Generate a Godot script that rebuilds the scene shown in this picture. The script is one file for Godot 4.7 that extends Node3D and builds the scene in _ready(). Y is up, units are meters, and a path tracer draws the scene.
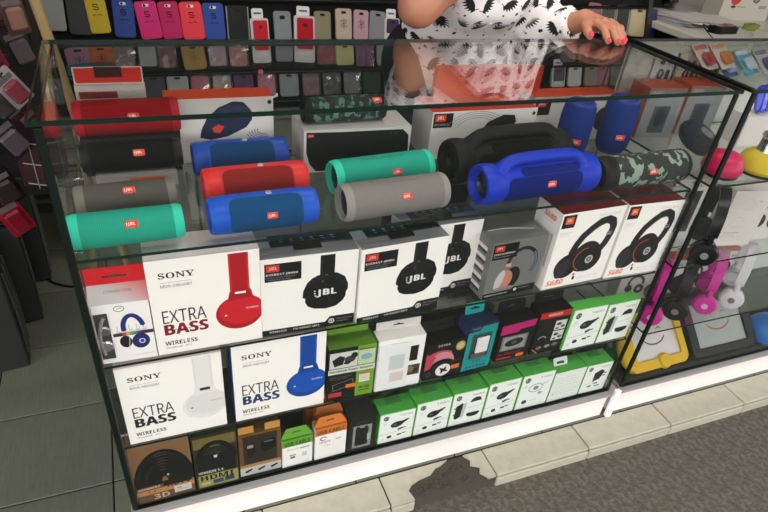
extends Node3D
# A phone-accessory shop counter: two glass display cases of speakers and boxed headphones,
# a shop assistant behind them, a rack of phone covers on the wall behind her.

const LEN := 1.35      # first case, along x
const TOP := 0.9157    # height of its top glass above the case floor
const DEEP := 0.41
const S1 := 0.680      # shelf heights
const S2 := 0.440
const S3 := 0.208
const FLOOR := -0.112

var fonts := {}
var mats := {}
var taken := {}
var rng := RandomNumberGenerator.new()

# ---------------------------------------------------------------- materials
func M(c, rough := 0.6, metal := 0.0) -> StandardMaterial3D:
	var col: Color = Color(c) if c is String else c
	var key := "%s|%s|%s" % [col.to_html(), rough, metal]
	if not mats.has(key):
		var m := StandardMaterial3D.new()
		m.albedo_color = col
		m.roughness = rough
		m.metallic = metal
		m.metallic_specular = 0.5 if metal > 0.0 or rough < 0.3 else 0.32
		mats[key] = m
	return mats[key]

func pane_mat(c := "#16352b", a := 0.03, spec := 0.5) -> StandardMaterial3D:
	var key := "pane%s%s%s" % [c, a, spec]
	if not mats.has(key):
		var m := StandardMaterial3D.new()
		m.albedo_color = Color(Color(c), a)
		m.roughness = 0.0
		m.metallic_specular = spec
		m.transparency = BaseMaterial3D.TRANSPARENCY_ALPHA
		mats[key] = m
	return mats[key]

func film_mat() -> StandardMaterial3D:   # thin clear plastic
	return pane_mat("#c8d0d0", 0.05)

func tex(im: Image) -> ImageTexture:
	return ImageTexture.create_from_image(im)

func printed(im: Image, rough := 0.45, coat := 0.0) -> StandardMaterial3D:
	var m := StandardMaterial3D.new()
	m.albedo_texture = tex(im)
	m.roughness = rough
	m.metallic_specular = 0.35
	m.texture_repeat = false
	if coat > 0.0:
		m.clearcoat_enabled = true
		m.clearcoat = coat
		m.clearcoat_roughness = 0.1
	return m

func weave_mat(c: String, key := "weave", size := 0.011, rough := 0.85) -> StandardMaterial3D:
	var k := "w" + c + key
	if not mats.has(k):
		if not mats.has("weave_img"):
			var im := Image.create(32, 32, false, Image.FORMAT_RGB8)
			for y in 32:
				for x in 32:
					var f := sin(x * TAU / 8.0 + (4.0 if (y / 4) % 2 else 0.0)) * cos(y * TAU / 8.0)
					var v := 0.78 + 0.22 * f
					im.set_pixel(x, y, Color(v, v, v))
			mats["weave_img"] = tex(im)
		var m := StandardMaterial3D.new()
		m.albedo_color = Color(c)
		m.albedo_texture = mats["weave_img"]
		m.uv1_triplanar = true
		m.uv1_scale = Vector3.ONE / size
		m.roughness = rough
		m.metallic_specular = 0.2
		mats[k] = m
	return mats[k]

# ---------------------------------------------------------------- nodes
func numbered(n: String) -> String:
	if not taken.has(n):
		taken[n] = 0
		return n
	taken[n] += 1
	return "%s_%03d" % [n, taken[n]]

func thing(called: String, label: String, category: String, at := Vector3.ZERO, rot := Vector3.ZERO, group := "") -> Node3D:
	var o := Node3D.new()
	o.name = numbered(called)
	add_child(o)
	o.position = at
	o.rotation = rot
	o.set_meta("label", label)
	o.set_meta("category", category)
	if group:
		o.set_meta("group", group)
	return o

func part(parent: Node, called: String, mesh: Mesh, mat: Material = null, at := Vector3.ZERO, rot := Vector3.ZERO) -> MeshInstance3D:
	var o := MeshInstance3D.new()
	o.name = called
	o.mesh = mesh
	if mat:
		o.material_override = mat
	o.cast_shadow = GeometryInstance3D.SHADOW_CASTING_SETTING_ON
	parent.add_child(o, true)
	o.position = at
	o.rotation = rot
	return o

func struct(called: String, mesh: Mesh, mat: Material = null, at := Vector3.ZERO) -> MeshInstance3D:
	var o := part(self, called, mesh, mat, at)
	o.set_meta("kind", "structure")
	return o

# ---------------------------------------------------------------- geometry (faces are given counter-clockwise from outside)
func mk(flat := true) -> SurfaceTool:
	var st := SurfaceTool.new()
	st.begin(Mesh.PRIMITIVE_TRIANGLES)
	st.set_smooth_group(-1 if flat else 0)
	return st

func tri(st: SurfaceTool, a: Vector3, b: Vector3, c: Vector3) -> void:
	st.add_vertex(a); st.add_vertex(c); st.add_vertex(b)

func quad(st: SurfaceTool, a: Vector3, b: Vector3, c: Vector3, d: Vector3) -> void:
	st.set_uv(Vector2(0, 1)); st.add_vertex(a)
	st.set_uv(Vector2(1, 0)); st.add_vertex(c)
	st.set_uv(Vector2(1, 1)); st.add_vertex(b)
	st.set_uv(Vector2(0, 1)); st.add_vertex(a)
	st.set_uv(Vector2(0, 0)); st.add_vertex(d)
	st.set_uv(Vector2(1, 0)); st.add_vertex(c)

func done(st: SurfaceTool, into: ArrayMesh = null, mat: Material = null) -> ArrayMesh:
	st.generate_normals()
	var m: ArrayMesh = st.commit(into) if into else st.commit()
	if mat:
		m.surface_set_material(m.get_surface_count() - 1, mat)
	return m

func box_faces(st: SurfaceTool, lo: Vector3, hi: Vector3, which := "FBLRTU") -> void:
	var x0 := lo.x; var y0 := lo.y; var z0 := lo.z
	var x1 := hi.x; var y1 := hi.y; var z1 := hi.z
	if "F" in which: quad(st, Vector3(x0, y0, z1), Vector3(x1, y0, z1), Vector3(x1, y1, z1), Vector3(x0, y1, z1))
	if "B" in which: quad(st, Vector3(x1, y0, z0), Vector3(x0, y0, z0), Vector3(x0, y1, z0), Vector3(x1, y1, z0))
	if "L" in which: quad(st, Vector3(x0, y0, z0), Vector3(x0, y0, z1), Vector3(x0, y1, z1), Vector3(x0, y1, z0))
	if "R" in which: quad(st, Vector3(x1, y0, z1), Vector3(x1, y0, z0), Vector3(x1, y1, z0), Vector3(x1, y1, z1))
	if "T" in which: quad(st, Vector3(x0, y1, z1), Vector3(x1, y1, z1), Vector3(x1, y1, z0), Vector3(x0, y1, z0))
	if "U" in which: quad(st, Vector3(x0, y0, z0), Vector3(x1, y0, z0), Vector3(x1, y0, z1), Vector3(x0, y0, z1))

func box(lo: Vector3, hi: Vector3) -> ArrayMesh:
	var st := mk()
	box_faces(st, lo, hi)
	return done(st)

# box with chamfered edges, centred on c
func cbox_into(st: SurfaceTool, size: Vector3, b: float, c := Vector3.ZERO, xf := Transform3D()) -> void:
	var h := size / 2.0
	b = minf(b, minf(h.x, minf(h.y, h.z)) * 0.98)
	var i := h - Vector3(b, b, b)
	var P := func(x: float, y: float, z: float) -> Vector3: return xf * (Vector3(x, y, z) + c)
	for s in [-1.0, 1.0]:
		quad(st, P.call(i.x * -s, -i.y, h.z * s), P.call(i.x * s, -i.y, h.z * s), P.call(i.x * s, i.y, h.z * s), P.call(i.x * -s, i.y, h.z * s))
		quad(st, P.call(h.x * s, -i.y, i.z * s), P.call(h.x * s, -i.y, -i.z * s), P.call(h.x * s, i.y, -i.z * s), P.call(h.x * s, i.y, i.z * s))
		quad(st, P.call(-i.x, h.y * s, i.z * s), P.call(i.x, h.y * s, i.z * s), P.call(i.x, h.y * s, -i.z * s), P.call(-i.x, h.y * s, -i.z * s))
		for t in [-1.0, 1.0]:
			var f := [P.call(-i.x, i.y * s, h.z * t), P.call(i.x, i.y * s, h.z * t), P.call(i.x, h.y * s, i.z * t), P.call(-i.x, h.y * s, i.z * t)]
			if s * t < 0: f.reverse()
			quad(st, f[0], f[1], f[2], f[3])
			f = [P.call(h.x * s, -i.y, i.z * t), P.call(h.x * s, i.y, i.z * t), P.call(i.x * s, i.y, h.z * t), P.call(i.x * s, -i.y, h.z * t)]
			if s * t < 0: f.reverse()
			quad(st, f[0], f[1], f[2], f[3])
			f = [P.call(h.x * s, i.y * t, -i.z), P.call(i.x * s, h.y * t, -i.z), P.call(i.x * s, h.y * t, i.z), P.call(h.x * s, i.y * t, i.z)]
			if s * t < 0: f.reverse()
			quad(st, f[0], f[1], f[2], f[3])
			for u in [-1.0, 1.0]:
				var a: Vector3 = P.call(h.x * s, i.y * t, i.z * u)
				var d: Vector3 = P.call(i.x * s, h.y * t, i.z * u)
				var e: Vector3 = P.call(i.x * s, i.y * t, h.z * u)
				if s * t * u > 0: tri(st, a, d, e)
				else: tri(st, a, e, d)

func cbox(size: Vector3, b := 0.002, c := Vector3.ZERO) -> ArrayMesh:
	var st := mk()
	cbox_into(st, size, b, c)
	return done(st)

# lathe round an axis: profile of (radius, along); axis "x", "y" or "z"
func lathe_into(st: SurfaceTool, prof: Array, segs := 32, axis := "y", xf := Transform3D(), crease := 0.6) -> void:
	var P := func(r: float, a: float, t: float) -> Vector3:
		var v := Vector3(r * cos(t), a, -r * sin(t))
		if axis == "x": v = Vector3(a, r * cos(t), r * sin(t))
		elif axis == "z": v = Vector3(r * cos(t), r * sin(t), a)
		return xf * v
	var grp := 1
	var total := 0.0
	for i in prof.size() - 1: total += prof[i].distance_to(prof[i + 1])
	var run := 0.0
	for i in prof.size() - 1:
		var p: Vector2 = prof[i]
		var q: Vector2 = prof[i + 1]
		if i > 0:
			var pr: Vector2 = prof[i - 1]
			if absf((p - pr).angle_to(q - p)) > crease: grp += 1
		st.set_smooth_group(grp)
		var v0 := run / total
		run += p.distance_to(q)
		var v1 := run / total
		for k in segs:
			var t0 := TAU * k / segs
			var t1 := TAU * (k + 1) / segs
			var a: Vector3 = P.call(p.x, p.y, t0)
			var b: Vector3 = P.call(p.x, p.y, t1)
			var c: Vector3 = P.call(q.x, q.y, t1)
			var d: Vector3 = P.call(q.x, q.y, t0)
			var u0 := float(k) / segs
			var u1 := float(k + 1) / segs
			if p.x > 1e-6:
				st.set_uv(Vector2(u0, v0)); st.add_vertex(a)
				st.set_uv(Vector2(u1, v1)); st.add_vertex(c)
				st.set_uv(Vector2(u1, v0)); st.add_vertex(b)
			if q.x > 1e-6:
				st.set_uv(Vector2(u0, v0)); st.add_vertex(a)
				st.set_uv(Vector2(u0, v1)); st.add_vertex(d)
				st.set_uv(Vector2(u1, v1)); st.add_vertex(c)

func lathe(prof: Array, segs := 32, axis := "y") -> ArrayMesh:
	var st := mk(false)
	lathe_into(st, prof, segs, axis)
	return done(st)

# prism: outline in xy (any winding), thickness along z centred on 0
func prism_into(st: SurfaceTool, outline: PackedVector2Array, depth: float, xf := Transform3D(), smooth_side := false) -> void:
	var pts := outline
	if not Geometry2D.is_polygon_clockwise(pts):
		pass
	else:
		pts = pts.duplicate()
		pts.reverse()
	# pts now counter-clockwise with y up
	var idx := Geometry2D.triangulate_polygon(pts)
	var lo := pts[0]
	var hi := pts[0]
	for p in pts:
		lo = lo.min(p); hi = hi.max(p)
	var sz := hi - lo
	st.set_smooth_group(-1)
	for i in range(0, idx.size(), 3):
		var a := pts[idx[i]]; var b := pts[idx[i + 1]]; var c := pts[idx[i + 2]]
		if (b - a).cross(c - a) < 0.0:
			var t := b; b = c; c = t
		for e in [a, c, b]:
			st.set_uv(Vector2((e.x - lo.x) / sz.x, 1.0 - (e.y - lo.y) / sz.y))
			st.add_vertex(xf * Vector3(e.x, e.y, depth / 2))
		for e in [a, b, c]:
			st.set_uv(Vector2((e.x - lo.x) / sz.x, 1.0 - (e.y - lo.y) / sz.y))
			st.add_vertex(xf * Vector3(e.x, e.y, -depth / 2))
	st.set_smooth_group(7 if smooth_side else -1)
	var n := pts.size()
	for i in n:
		var p := pts[i]
		var q := pts[(i + 1) % n]
		quad(st, xf * Vector3(p.x, p.y, depth / 2), xf * Vector3(p.x, p.y, -depth / 2), xf * Vector3(q.x, q.y, -depth / 2), xf * Vector3(q.x, q.y, depth / 2))

func prism(outline: PackedVector2Array, depth: float, smooth_side := false) -> ArrayMesh:
	var st := mk()
	prism_into(st, outline, depth, Transform3D(), smooth_side)
	return done(st)

func rrect(w: float, h: float, r: float, n := 5, c := Vector2.ZERO) -> PackedVector2Array:
	var o := PackedVector2Array()
	for q in [[1, 1, 0.0], [-1, 1, 90.0], [-1, -1, 180.0], [1, -1, 270.0]]:
		for k in n + 1:
			var t := deg_to_rad(q[2] + 90.0 * k / n)
			o.append(c + Vector2(q[0] * (w / 2 - r), q[1] * (h / 2 - r)) + Vector2(cos(t), sin(t)) * r)
	return o

func oval(rx: float, ry: float, n := 24, c := Vector2.ZERO) -> PackedVector2Array:
	var o := PackedVector2Array()
	for k in n:
		o.append(c + Vector2(cos(TAU * k / n) * rx, sin(TAU * k / n) * ry))
	return o

# ring between two outlines of equal count, as one outline with a hairline cut
func holed(outer: PackedVector2Array, hole: PackedVector2Array) -> PackedVector2Array:
	var o := outer.duplicate()
	var h := hole.duplicate()
	if Geometry2D.is_polygon_clockwise(o): o.reverse()
	if not Geometry2D.is_polygon_clockwise(h): h.reverse()
	# join at the nearest pair
	var bi := 0; var bj := 0; var best := 1e9
	for i in o.size():
		for j in h.size():
			var d := o[i].distance_squared_to(h[j])
			if d < best:
				best = d; bi = i; bj = j
	var r := PackedVector2Array()
	for k in o.size(): r.append(o[(bi + k) % o.size()])
	var off := (o[bi] - o[(bi - 1 + o.size()) % o.size()]).normalized() * 1e-5
	r.append(o[bi] - off)
	r.append(h[bj] - off)
	for k in range(1, h.size()): r.append(h[(bj + k) % h.size()])
	r.append(h[bj] + off * 0.5)
	return r

# round tube along points; radii one or many
func tube_into(st: SurfaceTool, pts: Array, rad, segs := 10, caps := true, flat := 1.0) -> void:
	var n := pts.size()
	var rings := []
	var up := Vector3.UP
	for i in n:
		var d: Vector3 = (pts[mini(i + 1, n - 1)] - pts[maxi(i - 1, 0)]).normalized()
		if i == 0:
			up = Vector3.UP if absf(d.y) < 0.9 else Vector3.RIGHT
		var s := d.cross(up).normalized()
		up = s.cross(d).normalized()
		var r: float = rad[i] if rad is Array else rad
		var ring := PackedVector3Array()
		for k in segs:
			var t := TAU * k / segs
			ring.append(pts[i] + s * cos(t) * r + up * sin(t) * r * flat)
		rings.append(ring)
	st.set_smooth_group(3)
	for i in n - 1:
		for k in segs:
			var k1 := (k + 1) % segs
			quad(st, rings[i][k], rings[i + 1][k], rings[i + 1][k1], rings[i][k1])
	if caps:
		st.set_smooth_group(-1)
		for k in segs:
			var k1 := (k + 1) % segs
			tri(st, pts[0], rings[0][k], rings[0][k1])
			tri(st, pts[n - 1], rings[n - 1][k1], rings[n - 1][k])

func tube(pts: Array, rad, segs := 10, caps := true, flat := 1.0) -> ArrayMesh:
	var st := mk(false)
	tube_into(st, pts, rad, segs, caps, flat)
	return done(st)

func curve(pts: Array, n := 24) -> Array:   # Catmull-Rom through points
	var o := []
	for i in n + 1:
		var t := float(i) / n * (pts.size() - 1)
		var k := mini(int(t), pts.size() - 2)
		var f := t - k
		var a: Vector3 = pts[maxi(k - 1, 0)]
		var d: Vector3 = pts[mini(k + 2, pts.size() - 1)]
		o.append((pts[k] as Vector3).cubic_interpolate(pts[k + 1], a, d, f))
	return o

# rounded patch on a cylinder of radius r round the x axis
func patch(r: float, x0: float, x1: float, a0: float, a1: float, corner: float, thick := 0.0015) -> ArrayMesh:
	var st := mk(false)
	var nr := 18
	var nc := 8
	var hw := (x1 - x0) / 2
	var cx := (x0 + x1) / 2
	var hl := absf(a1 - a0) * r / 2
	var grid := []
	for i in nr + 1:
		var t := -1.0 + 2.0 * i / nr
		var over := maxf(0.0, absf(t) * hl - (hl - corner))
		var w := hw - (corner - sqrt(maxf(0.0, corner * corner - over * over)))
		var ang := lerpf(a0, a1, float(i) / nr)
		var line := []
		for j in nc + 1:
			line.append(Vector3(cx + w * (-1.0 + 2.0 * j / nc), r * sin(ang), r * cos(ang)))
		grid.append(line)
	for i in nr:
		for j in nc:
			quad(st, grid[i][j], grid[i][j + 1], grid[i + 1][j + 1], grid[i + 1][j])
	# skirt back to the body
	var k := (r - thick * 2.0) / r
	var S := func(v: Vector3) -> Vector3: return Vector3(v.x, v.y * k, v.z * k)
	st.set_smooth_group(-1)
	for i in nr:
		quad(st, S.call(grid[i][0]), grid[i][0], grid[i + 1][0], S.call(grid[i + 1][0]))
		quad(st, grid[i][nc], S.call(grid[i][nc]), S.call(grid[i + 1][nc]), grid[i + 1][nc])
	for j in nc:
		quad(st, S.call(grid[0][j]), S.call(grid[0][j + 1]), grid[0][j + 1], grid[0][j])
		quad(st, grid[nr][j], grid[nr][j + 1], S.call(grid[nr][j + 1]), S.call(grid[nr][j]))
	return done(st)

# ---------------------------------------------------------------- print: a small software canvas, in millimetres from the top left
class Canvas:
	var im: Image
	var s: float
	var W: int
	var Hh: int
	func _init(w: float, h: float, sc: float, bg) -> void:
		s = sc
		W = int(ceil(w * sc))
		Hh = int(ceil(h * sc))
		im = Image.create(W, Hh, false, Image.FORMAT_RGB8)
		im.fill(Color(bg) if bg is String else bg)
	func C(c) -> Color:
		return Color(c) if c is String else c
	func rect(x: float, y: float, w: float, h: float, c) -> void:
		im.fill_rect(Rect2i(roundi(x * s), roundi(y * s), maxi(1, roundi(w * s)), maxi(1, roundi(h * s))), C(c))
	func poly(pts: Array, c) -> void:
		var col := C(c)
		var n := pts.size()
		var lo := 1e9; var hi := -1e9
		for p in pts:
			lo = minf(lo, p.y); hi = maxf(hi, p.y)
		for yy in range(maxi(0, int(floor(lo * s))), mini(Hh, int(ceil(hi * s)) + 1)):
			var y := (yy + 0.5) / s
			var xs := []
			for i in n:
				var a: Vector2 = pts[i]
				var b: Vector2 = pts[(i + 1) % n]
				if (a.y <= y) != (b.y <= y):
					xs.append(a.x + (y - a.y) / (b.y - a.y) * (b.x - a.x))
			xs.sort()
			for k in range(0, xs.size() - 1, 2):
				var x0 := roundi(xs[k] * s)
				var x1 := roundi(xs[k + 1] * s)
				if x1 > x0:
					im.fill_rect(Rect2i(x0, yy, x1 - x0, 1), col)
	func ell(cx: float, cy: float, rx: float, ry: float, c, turn := 0.0) -> void:
		var p := []
		for k in 40:
			p.append(Vector2(cx, cy) + Vector2(cos(TAU * k / 40) * rx, sin(TAU * k / 40) * ry).rotated(turn))
		poly(p, c)
	func line(pts: Array, w: float, c) -> void:
		for i in pts.size() - 1:
			var a: Vector2 = pts[i]
			var b: Vector2 = pts[i + 1]
			var n := (b - a).orthogonal().normalized() * w / 2
			poly([a + n, b + n, b - n, a - n], c)
			if w * s > 2.5:
				ell(b.x, b.y, w / 2, w / 2, c)
	func arc(cx: float, cy: float, rx: float, ry: float, d0: float, d1: float, w: float, c, turn := 0.0) -> void:
		var p := []
		for k in 33:
			var t := deg_to_rad(lerpf(d0, d1, k / 32.0))
			p.append(Vector2(cx, cy) + Vector2(cos(t) * rx, -sin(t) * ry).rotated(turn))
		line(p, w, c)
	# lettering set to fill the given box
	func text(f: Font, t: String, x: float, y: float, w: float, h: float, c, skew := 0.0) -> void:
		var tm := TextMesh.new()
		tm.font = f
		tm.font_size = 48
		tm.pixel_size = 0.01
		tm.depth = 0.0
		tm.curve_step = 2.0
		tm.text = t
		var arr := tm.get_mesh_arrays()
		if arr.is_empty(): return
		var v: PackedVector3Array = arr[Mesh.ARRAY_VERTEX]
		var ix = arr[Mesh.ARRAY_INDEX]
		if ix == null or ix.is_empty():
			ix = PackedInt32Array(range(v.size()))
		if v.is_empty(): return
		var lo := v[0]; var hi := v[0]
		for p in v:
			lo = lo.min(p); hi = hi.max(p)
		var sz := hi - lo
		var P := PackedVector2Array()
		for p in v:
			var ty := (hi.y - p.y) / sz.y
			P.append(Vector2(x + (p.x - lo.x) / sz.x * w + skew * (1.0 - ty) * h, y + ty * h) * s)
		var col := C(c)
		for i in range(0, ix.size(), 3):
			_tri(P[ix[i]], P[ix[i + 1]], P[ix[i + 2]], col)
	func _tri(a: Vector2, b: Vector2, c: Vector2, col: Color) -> void:
		var lo := minf(a.y, minf(b.y, c.y)); var hi := maxf(a.y, maxf(b.y, c.y))
		for yy in range(maxi(0, int(floor(lo - 0.5))), mini(Hh, int(ceil(hi + 0.5)))):
			var y := yy + 0.5
			var x0 := 1e9; var x1 := -1e9
			for e in [[a, b], [b, c], [c, a]]:
				var p: Vector2 = e[0]; var q: Vector2 = e[1]
				if (p.y <= y) != (q.y <= y):
					var x := p.x + (y - p.y) / (q.y - p.y) * (q.x - p.x)
					x0 = minf(x0, x); x1 = maxf(x1, x)
			var i0 := roundi(x0); var i1 := roundi(x1)
			if x1 >= x0 and i1 > i0:
				im.fill_rect(Rect2i(i0, yy, i1 - i0, 1), col)

func font(weight := 400, serif := false) -> Font:
	var k := "%d%s" % [weight, serif]
	if not fonts.has(k):
		var f := SystemFont.new()
		f.font_names = PackedStringArray(["Droid Serif" if serif else "Droid Sans"])
		f.font_weight = weight
		fonts[k] = f
	return fonts[k]

# soft mottling of a print or a surface material, own to the matter
func noise_tex(size: int, freq: float, ramp: Array, seed_ := 1, octaves := 4, normal := false, strength := 4.0) -> NoiseTexture2D:
	var n := FastNoiseLite.new()
	n.seed = seed_
	n.frequency = freq
	n.fractal_octaves = octaves
	var t := NoiseTexture2D.new()
	t.width = size
	t.height = size
	t.seamless = true
	t.noise = n
	if normal:
		t.as_normal_map = true
		t.bump_strength = strength
	else:
		var g := Gradient.new()
		g.offsets = PackedFloat32Array(ramp.map(func(e): return e[0]))
		g.colors = PackedColorArray(ramp.map(func(e): return Color(e[1])))
		t.color_ramp = g
	return t

# ================================================================= scene
func _ready() -> void:
	rng.seed = 11
	# ---- camera
	var cam := Camera3D.new()
	cam.name = "camera"
	cam.position = Vector3(0.13284, 1.26366, 0.91664)
	cam.rotation = Vector3(-0.62749, -0.43650, 0.11308)
	cam.projection = Camera3D.PROJECTION_FRUSTUM
	cam.near = 0.05
	cam.far = 60.0
	cam.size = 2.0 * 256.0 / 598.12 * cam.near
	cam.frustum_offset = Vector2(0.0, 32.0 / 598.12 * cam.near)
	add_child(cam)
	cam.current = true
	# ---- sky, exposure
	var env := Environment.new()
	var sky := Sky.new()
	var sm := ProceduralSkyMaterial.new()
	sm.sky_top_color = Color("#d6dadf")
	sm.sky_horizon_color = Color("#e6e4e0")
	sm.ground_bottom_color = Color("#5a554e")
	sm.ground_horizon_color = Color("#8a857c")
	sm.sun_angle_max = 1.0
	sky.sky_material = sm
	env.background_mode = Environment.BG_SKY
	env.sky = sky
	env.background_energy_multiplier = 4.6
	env.tonemap_mode = Environment.TONE_MAPPER_LINEAR
	env.tonemap_exposure = 1.0
	env.sdfgi_enabled = true
	env.ssao_enabled = true
	env.ssil_enabled = true
	var we := WorldEnvironment.new()
	we.name = "world_environment"
	we.environment = env
	add_child(we)
	# ---- the shop's own ceiling lamps
	ceiling_lamp(Vector3(1.0, 2.66, 0.9), 2.4, 0.30, 3.0, "long white ceiling light panel over the case front")
	ceiling_lamp(Vector3(1.2, 2.66, -0.75), 1.2, 0.30, 1.5, "white ceiling light panel over the assistant")
	# ---- structure, then things
	room()
	cases()
	speakers()
	shelf_one_cartons()
	shelf_two_cartons()
	shelf_three_cartons()
	base_cartons()
	second_case_goods()
	assistant()
	cover_rack()
	desk()
	left_side()

func ceiling_lamp(at: Vector3, w: float, d: float, energy: float, label: String) -> void:
	var t := thing("ceiling_lamp", label, "lamp", at)
	part(t, "housing", cbox(Vector3(w + 0.06, 0.05, d + 0.06), 0.006, Vector3(0, 0.014, 0)), M("#d8d8d4", 0.5))
	var m := StandardMaterial3D.new()
	m.albedo_color = Color("#f2f2ee")
	m.emission_enabled = true
	m.emission = Color("#fff9f2")
	m.emission_energy_multiplier = 3.0
	part(t, "lamp_diffuser", box(Vector3(-w / 2, -0.018, -d / 2), Vector3(w / 2, -0.012, d / 2)), m)
	var l := AreaLight3D.new()
	l.name = "panel_light"
	l.area_size = Vector2(w, d)
	l.light_color = Color("#fff9f2")
	l.light_energy = energy
	l.area_range = 12.0
	l.area_attenuation = 2.0
	l.shadow_enabled = true
	t.add_child(l)
	l.position = Vector3(0, -0.03, 0)
	l.rotation = Vector3(-PI / 2, 0, 0)

func stone_mat(c: String, dark: String, size: float, seed_: int, rough := 0.5, bump := 0.05) -> StandardMaterial3D:
	var m := StandardMaterial3D.new()
	m.albedo_texture = noise_tex(256, 0.02, [[0.0, dark], [0.45, c], [1.0, Color(c).lightened(0.08)]], seed_, 5)
	m.uv1_triplanar = true
	m.uv1_world_triplanar = true
	m.uv1_scale = Vector3.ONE / size
	m.roughness = rough
	if bump > 0.0:
		m.heightmap_enabled = true
		m.heightmap_scale = bump
		m.heightmap_texture = noise_tex(256, 0.03, [[0.0, "#000000"], [1.0, "#ffffff"]], seed_ + 7, 5)
	return m

func brushed_mat(c: String, dark: String, seed_: int) -> StandardMaterial3D:
	# ceramic with a fine brushed grain running across it
	var im := Image.create(256, 256, false, Image.FORMAT_RGB8)
	var n := FastNoiseLite.new()
	n.seed = seed_
	n.frequency = 0.05
	for y in 256:
		for x in 256:
			var v := 0.5 + 0.5 * n.get_noise_2d(x * 3.2, y * 0.25) + 0.25 * n.get_noise_2d(x * 0.5 + 90, y * 0.5)
			im.set_pixel(x, y, Color(dark).lerp(Color(c), clampf(v, 0, 1)))
	var m := StandardMaterial3D.new()
	m.albedo_texture = tex(im)
	m.uv1_triplanar = true
	m.uv1_world_triplanar = true
	m.uv1_scale = Vector3.ONE / 0.3
	m.roughness = 0.42
	return m

func room() -> void:
	var back := -2.5
	# shop floor: dark grout bed with separate tiles
	var grout := M("#1c1b17", 0.9)
	var fl := struct("floor", box(Vector3(-1.5, FLOOR - 0.12, back), Vector3(4.6, FLOOR - 0.004, 0.012)), grout)
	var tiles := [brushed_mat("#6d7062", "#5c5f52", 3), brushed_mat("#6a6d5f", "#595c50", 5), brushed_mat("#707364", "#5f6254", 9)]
	var xs := []
	for i in range(-5, 16): xs.append(-0.060 + 0.300 * i)
	var zs := []
	for i in 9: zs.append(-0.182 + 0.2955 - 0.2955 * i)
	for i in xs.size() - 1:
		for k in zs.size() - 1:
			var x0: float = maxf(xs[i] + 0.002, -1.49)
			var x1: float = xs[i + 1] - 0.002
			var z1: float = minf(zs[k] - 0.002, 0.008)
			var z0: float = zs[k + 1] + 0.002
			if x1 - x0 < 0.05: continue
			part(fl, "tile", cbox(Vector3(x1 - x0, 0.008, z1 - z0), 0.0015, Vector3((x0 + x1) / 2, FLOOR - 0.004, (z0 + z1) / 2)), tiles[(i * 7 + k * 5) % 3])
	# tiled kerb under the cases
	var kerb := struct("trim_1", box(Vector3(-1.5, -0.30, 0.008), Vector3(4.6, FLOOR - 0.006, 0.101)), M("#4a443b", 0.95))
	var kt := [stone_mat("#b0aa97", "#a8a28f", 0.25, 21, 0.45, 0.02), stone_mat("#aca693", "#a49e8b", 0.25, 27, 0.45, 0.02)]
	var n := 0
	for i in range(-5, 11):
		var x0 := 0.604 + 0.320 * i + 0.002
		var x1 := x0 + 0.316
		if i == 0:
			# broken tile: the right half is gone, the bed shows
			var pl := PackedVector2Array([Vector2(x0, 0.014), Vector2(x0 + 0.205, 0.014), Vector2(x0 + 0.178, 0.026), Vector2(x0 + 0.160, 0.030), Vector2(x0 + 0.140, 0.045), Vector2(x0 + 0.105, 0.050), Vector2(x0 + 0.075, 0.060), Vector2(x0 + 0.060, 0.075), Vector2(x0 + 0.066, 0.104), Vector2(x0, 0.104)])
			part(kerb, "broken_tile", prism_flat(pl, FLOOR - 0.008, FLOOR), kt[0])
			part(kerb, "kerb_face", cbox(Vector3(0.066, 0.040, 0.008), 0.0015, Vector3(x0 + 0.033, FLOOR - 0.031, 0.104)), kt[0])
			var chip := stone_mat("#3f372f", "#2a241f", 0.06, 33, 0.95, 0.2)
			for c in [[0.098, 0.082, 0.040, 0.026, 0.2], [0.142, 0.074, 0.034, 0.030, -0.3], [0.185, 0.060, 0.030, 0.024, 0.1], [0.220, 0.045, 0.036, 0.028, 0.5], [0.165, 0.092, 0.040, 0.016, 0.0], [0.228, 0.085, 0.030, 0.020, 0.3]]:
				part(kerb, "rubble", cbox(Vector3(c[2], 0.010, c[3]), 0.003), chip, Vector3(x0 + c[0], FLOOR - 0.0075, c[1]), Vector3(0, c[4], 0.06))
			var pl2 := PackedVector2Array([Vector2(x1, 0.014), Vector2(x0 + 0.256, 0.014), Vector2(x0 + 0.270, 0.034), Vector2(x0 + 0.262, 0.050), Vector2(x0 + 0.285, 0.064), Vector2(x0 + 0.276, 0.082), Vector2(x0 + 0.293, 0.104), Vector2(x1, 0.104)])
			part(kerb, "broken_tile", prism_flat(pl2, FLOOR - 0.008, FLOOR), kt[1])
			continue
		part(kerb, "tile", cbox(Vector3(x1 - x0, 0.010, 0.092), 0.002, Vector3((x0 + x1) / 2, FLOOR - 0.005, 0.058)), kt[n % 2])
		part(kerb, "kerb_face", cbox(Vector3(x1 - x0, 0.040, 0.008), 0.0015, Vector3((x0 + x1) / 2, FLOOR - 0.032, 0.105)), kt[(n + 1) % 2])
		n += 1
	# pavement in front
	var pv := stone_mat("#615a50", "#524c43", 0.09, 41, 0.9, 0.25)
	pv.detail_enabled = true
	pv.detail_blend_mode = BaseMaterial3D.BLEND_MODE_MUL
	pv.detail_albedo = noise_tex(512, 0.006, [[0.0, "#cfc7be"], [0.45, "#ece8e2"], [0.7, "#ffffff"], [1.0, "#ffffff"]], 45, 5)
	pv.detail_uv_layer = BaseMaterial3D.DETAIL_UV_1
	struct("pavement", box(Vector3(-6, -0.35, 0.09), Vector3(10, -0.156, 7.0)), pv)
	# shell of the shop, open to the street
	var plaster := M("#4d463e", 0.9)
	struct("wall_back", box(Vector3(-1.6, -0.3, back - 0.1), Vector3(4.7, 2.8, back)), plaster)
	struct("wall_left", box(Vector3(-1.6, -0.3, back), Vector3(-1.5, 2.8, 0.0)), plaster)
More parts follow.
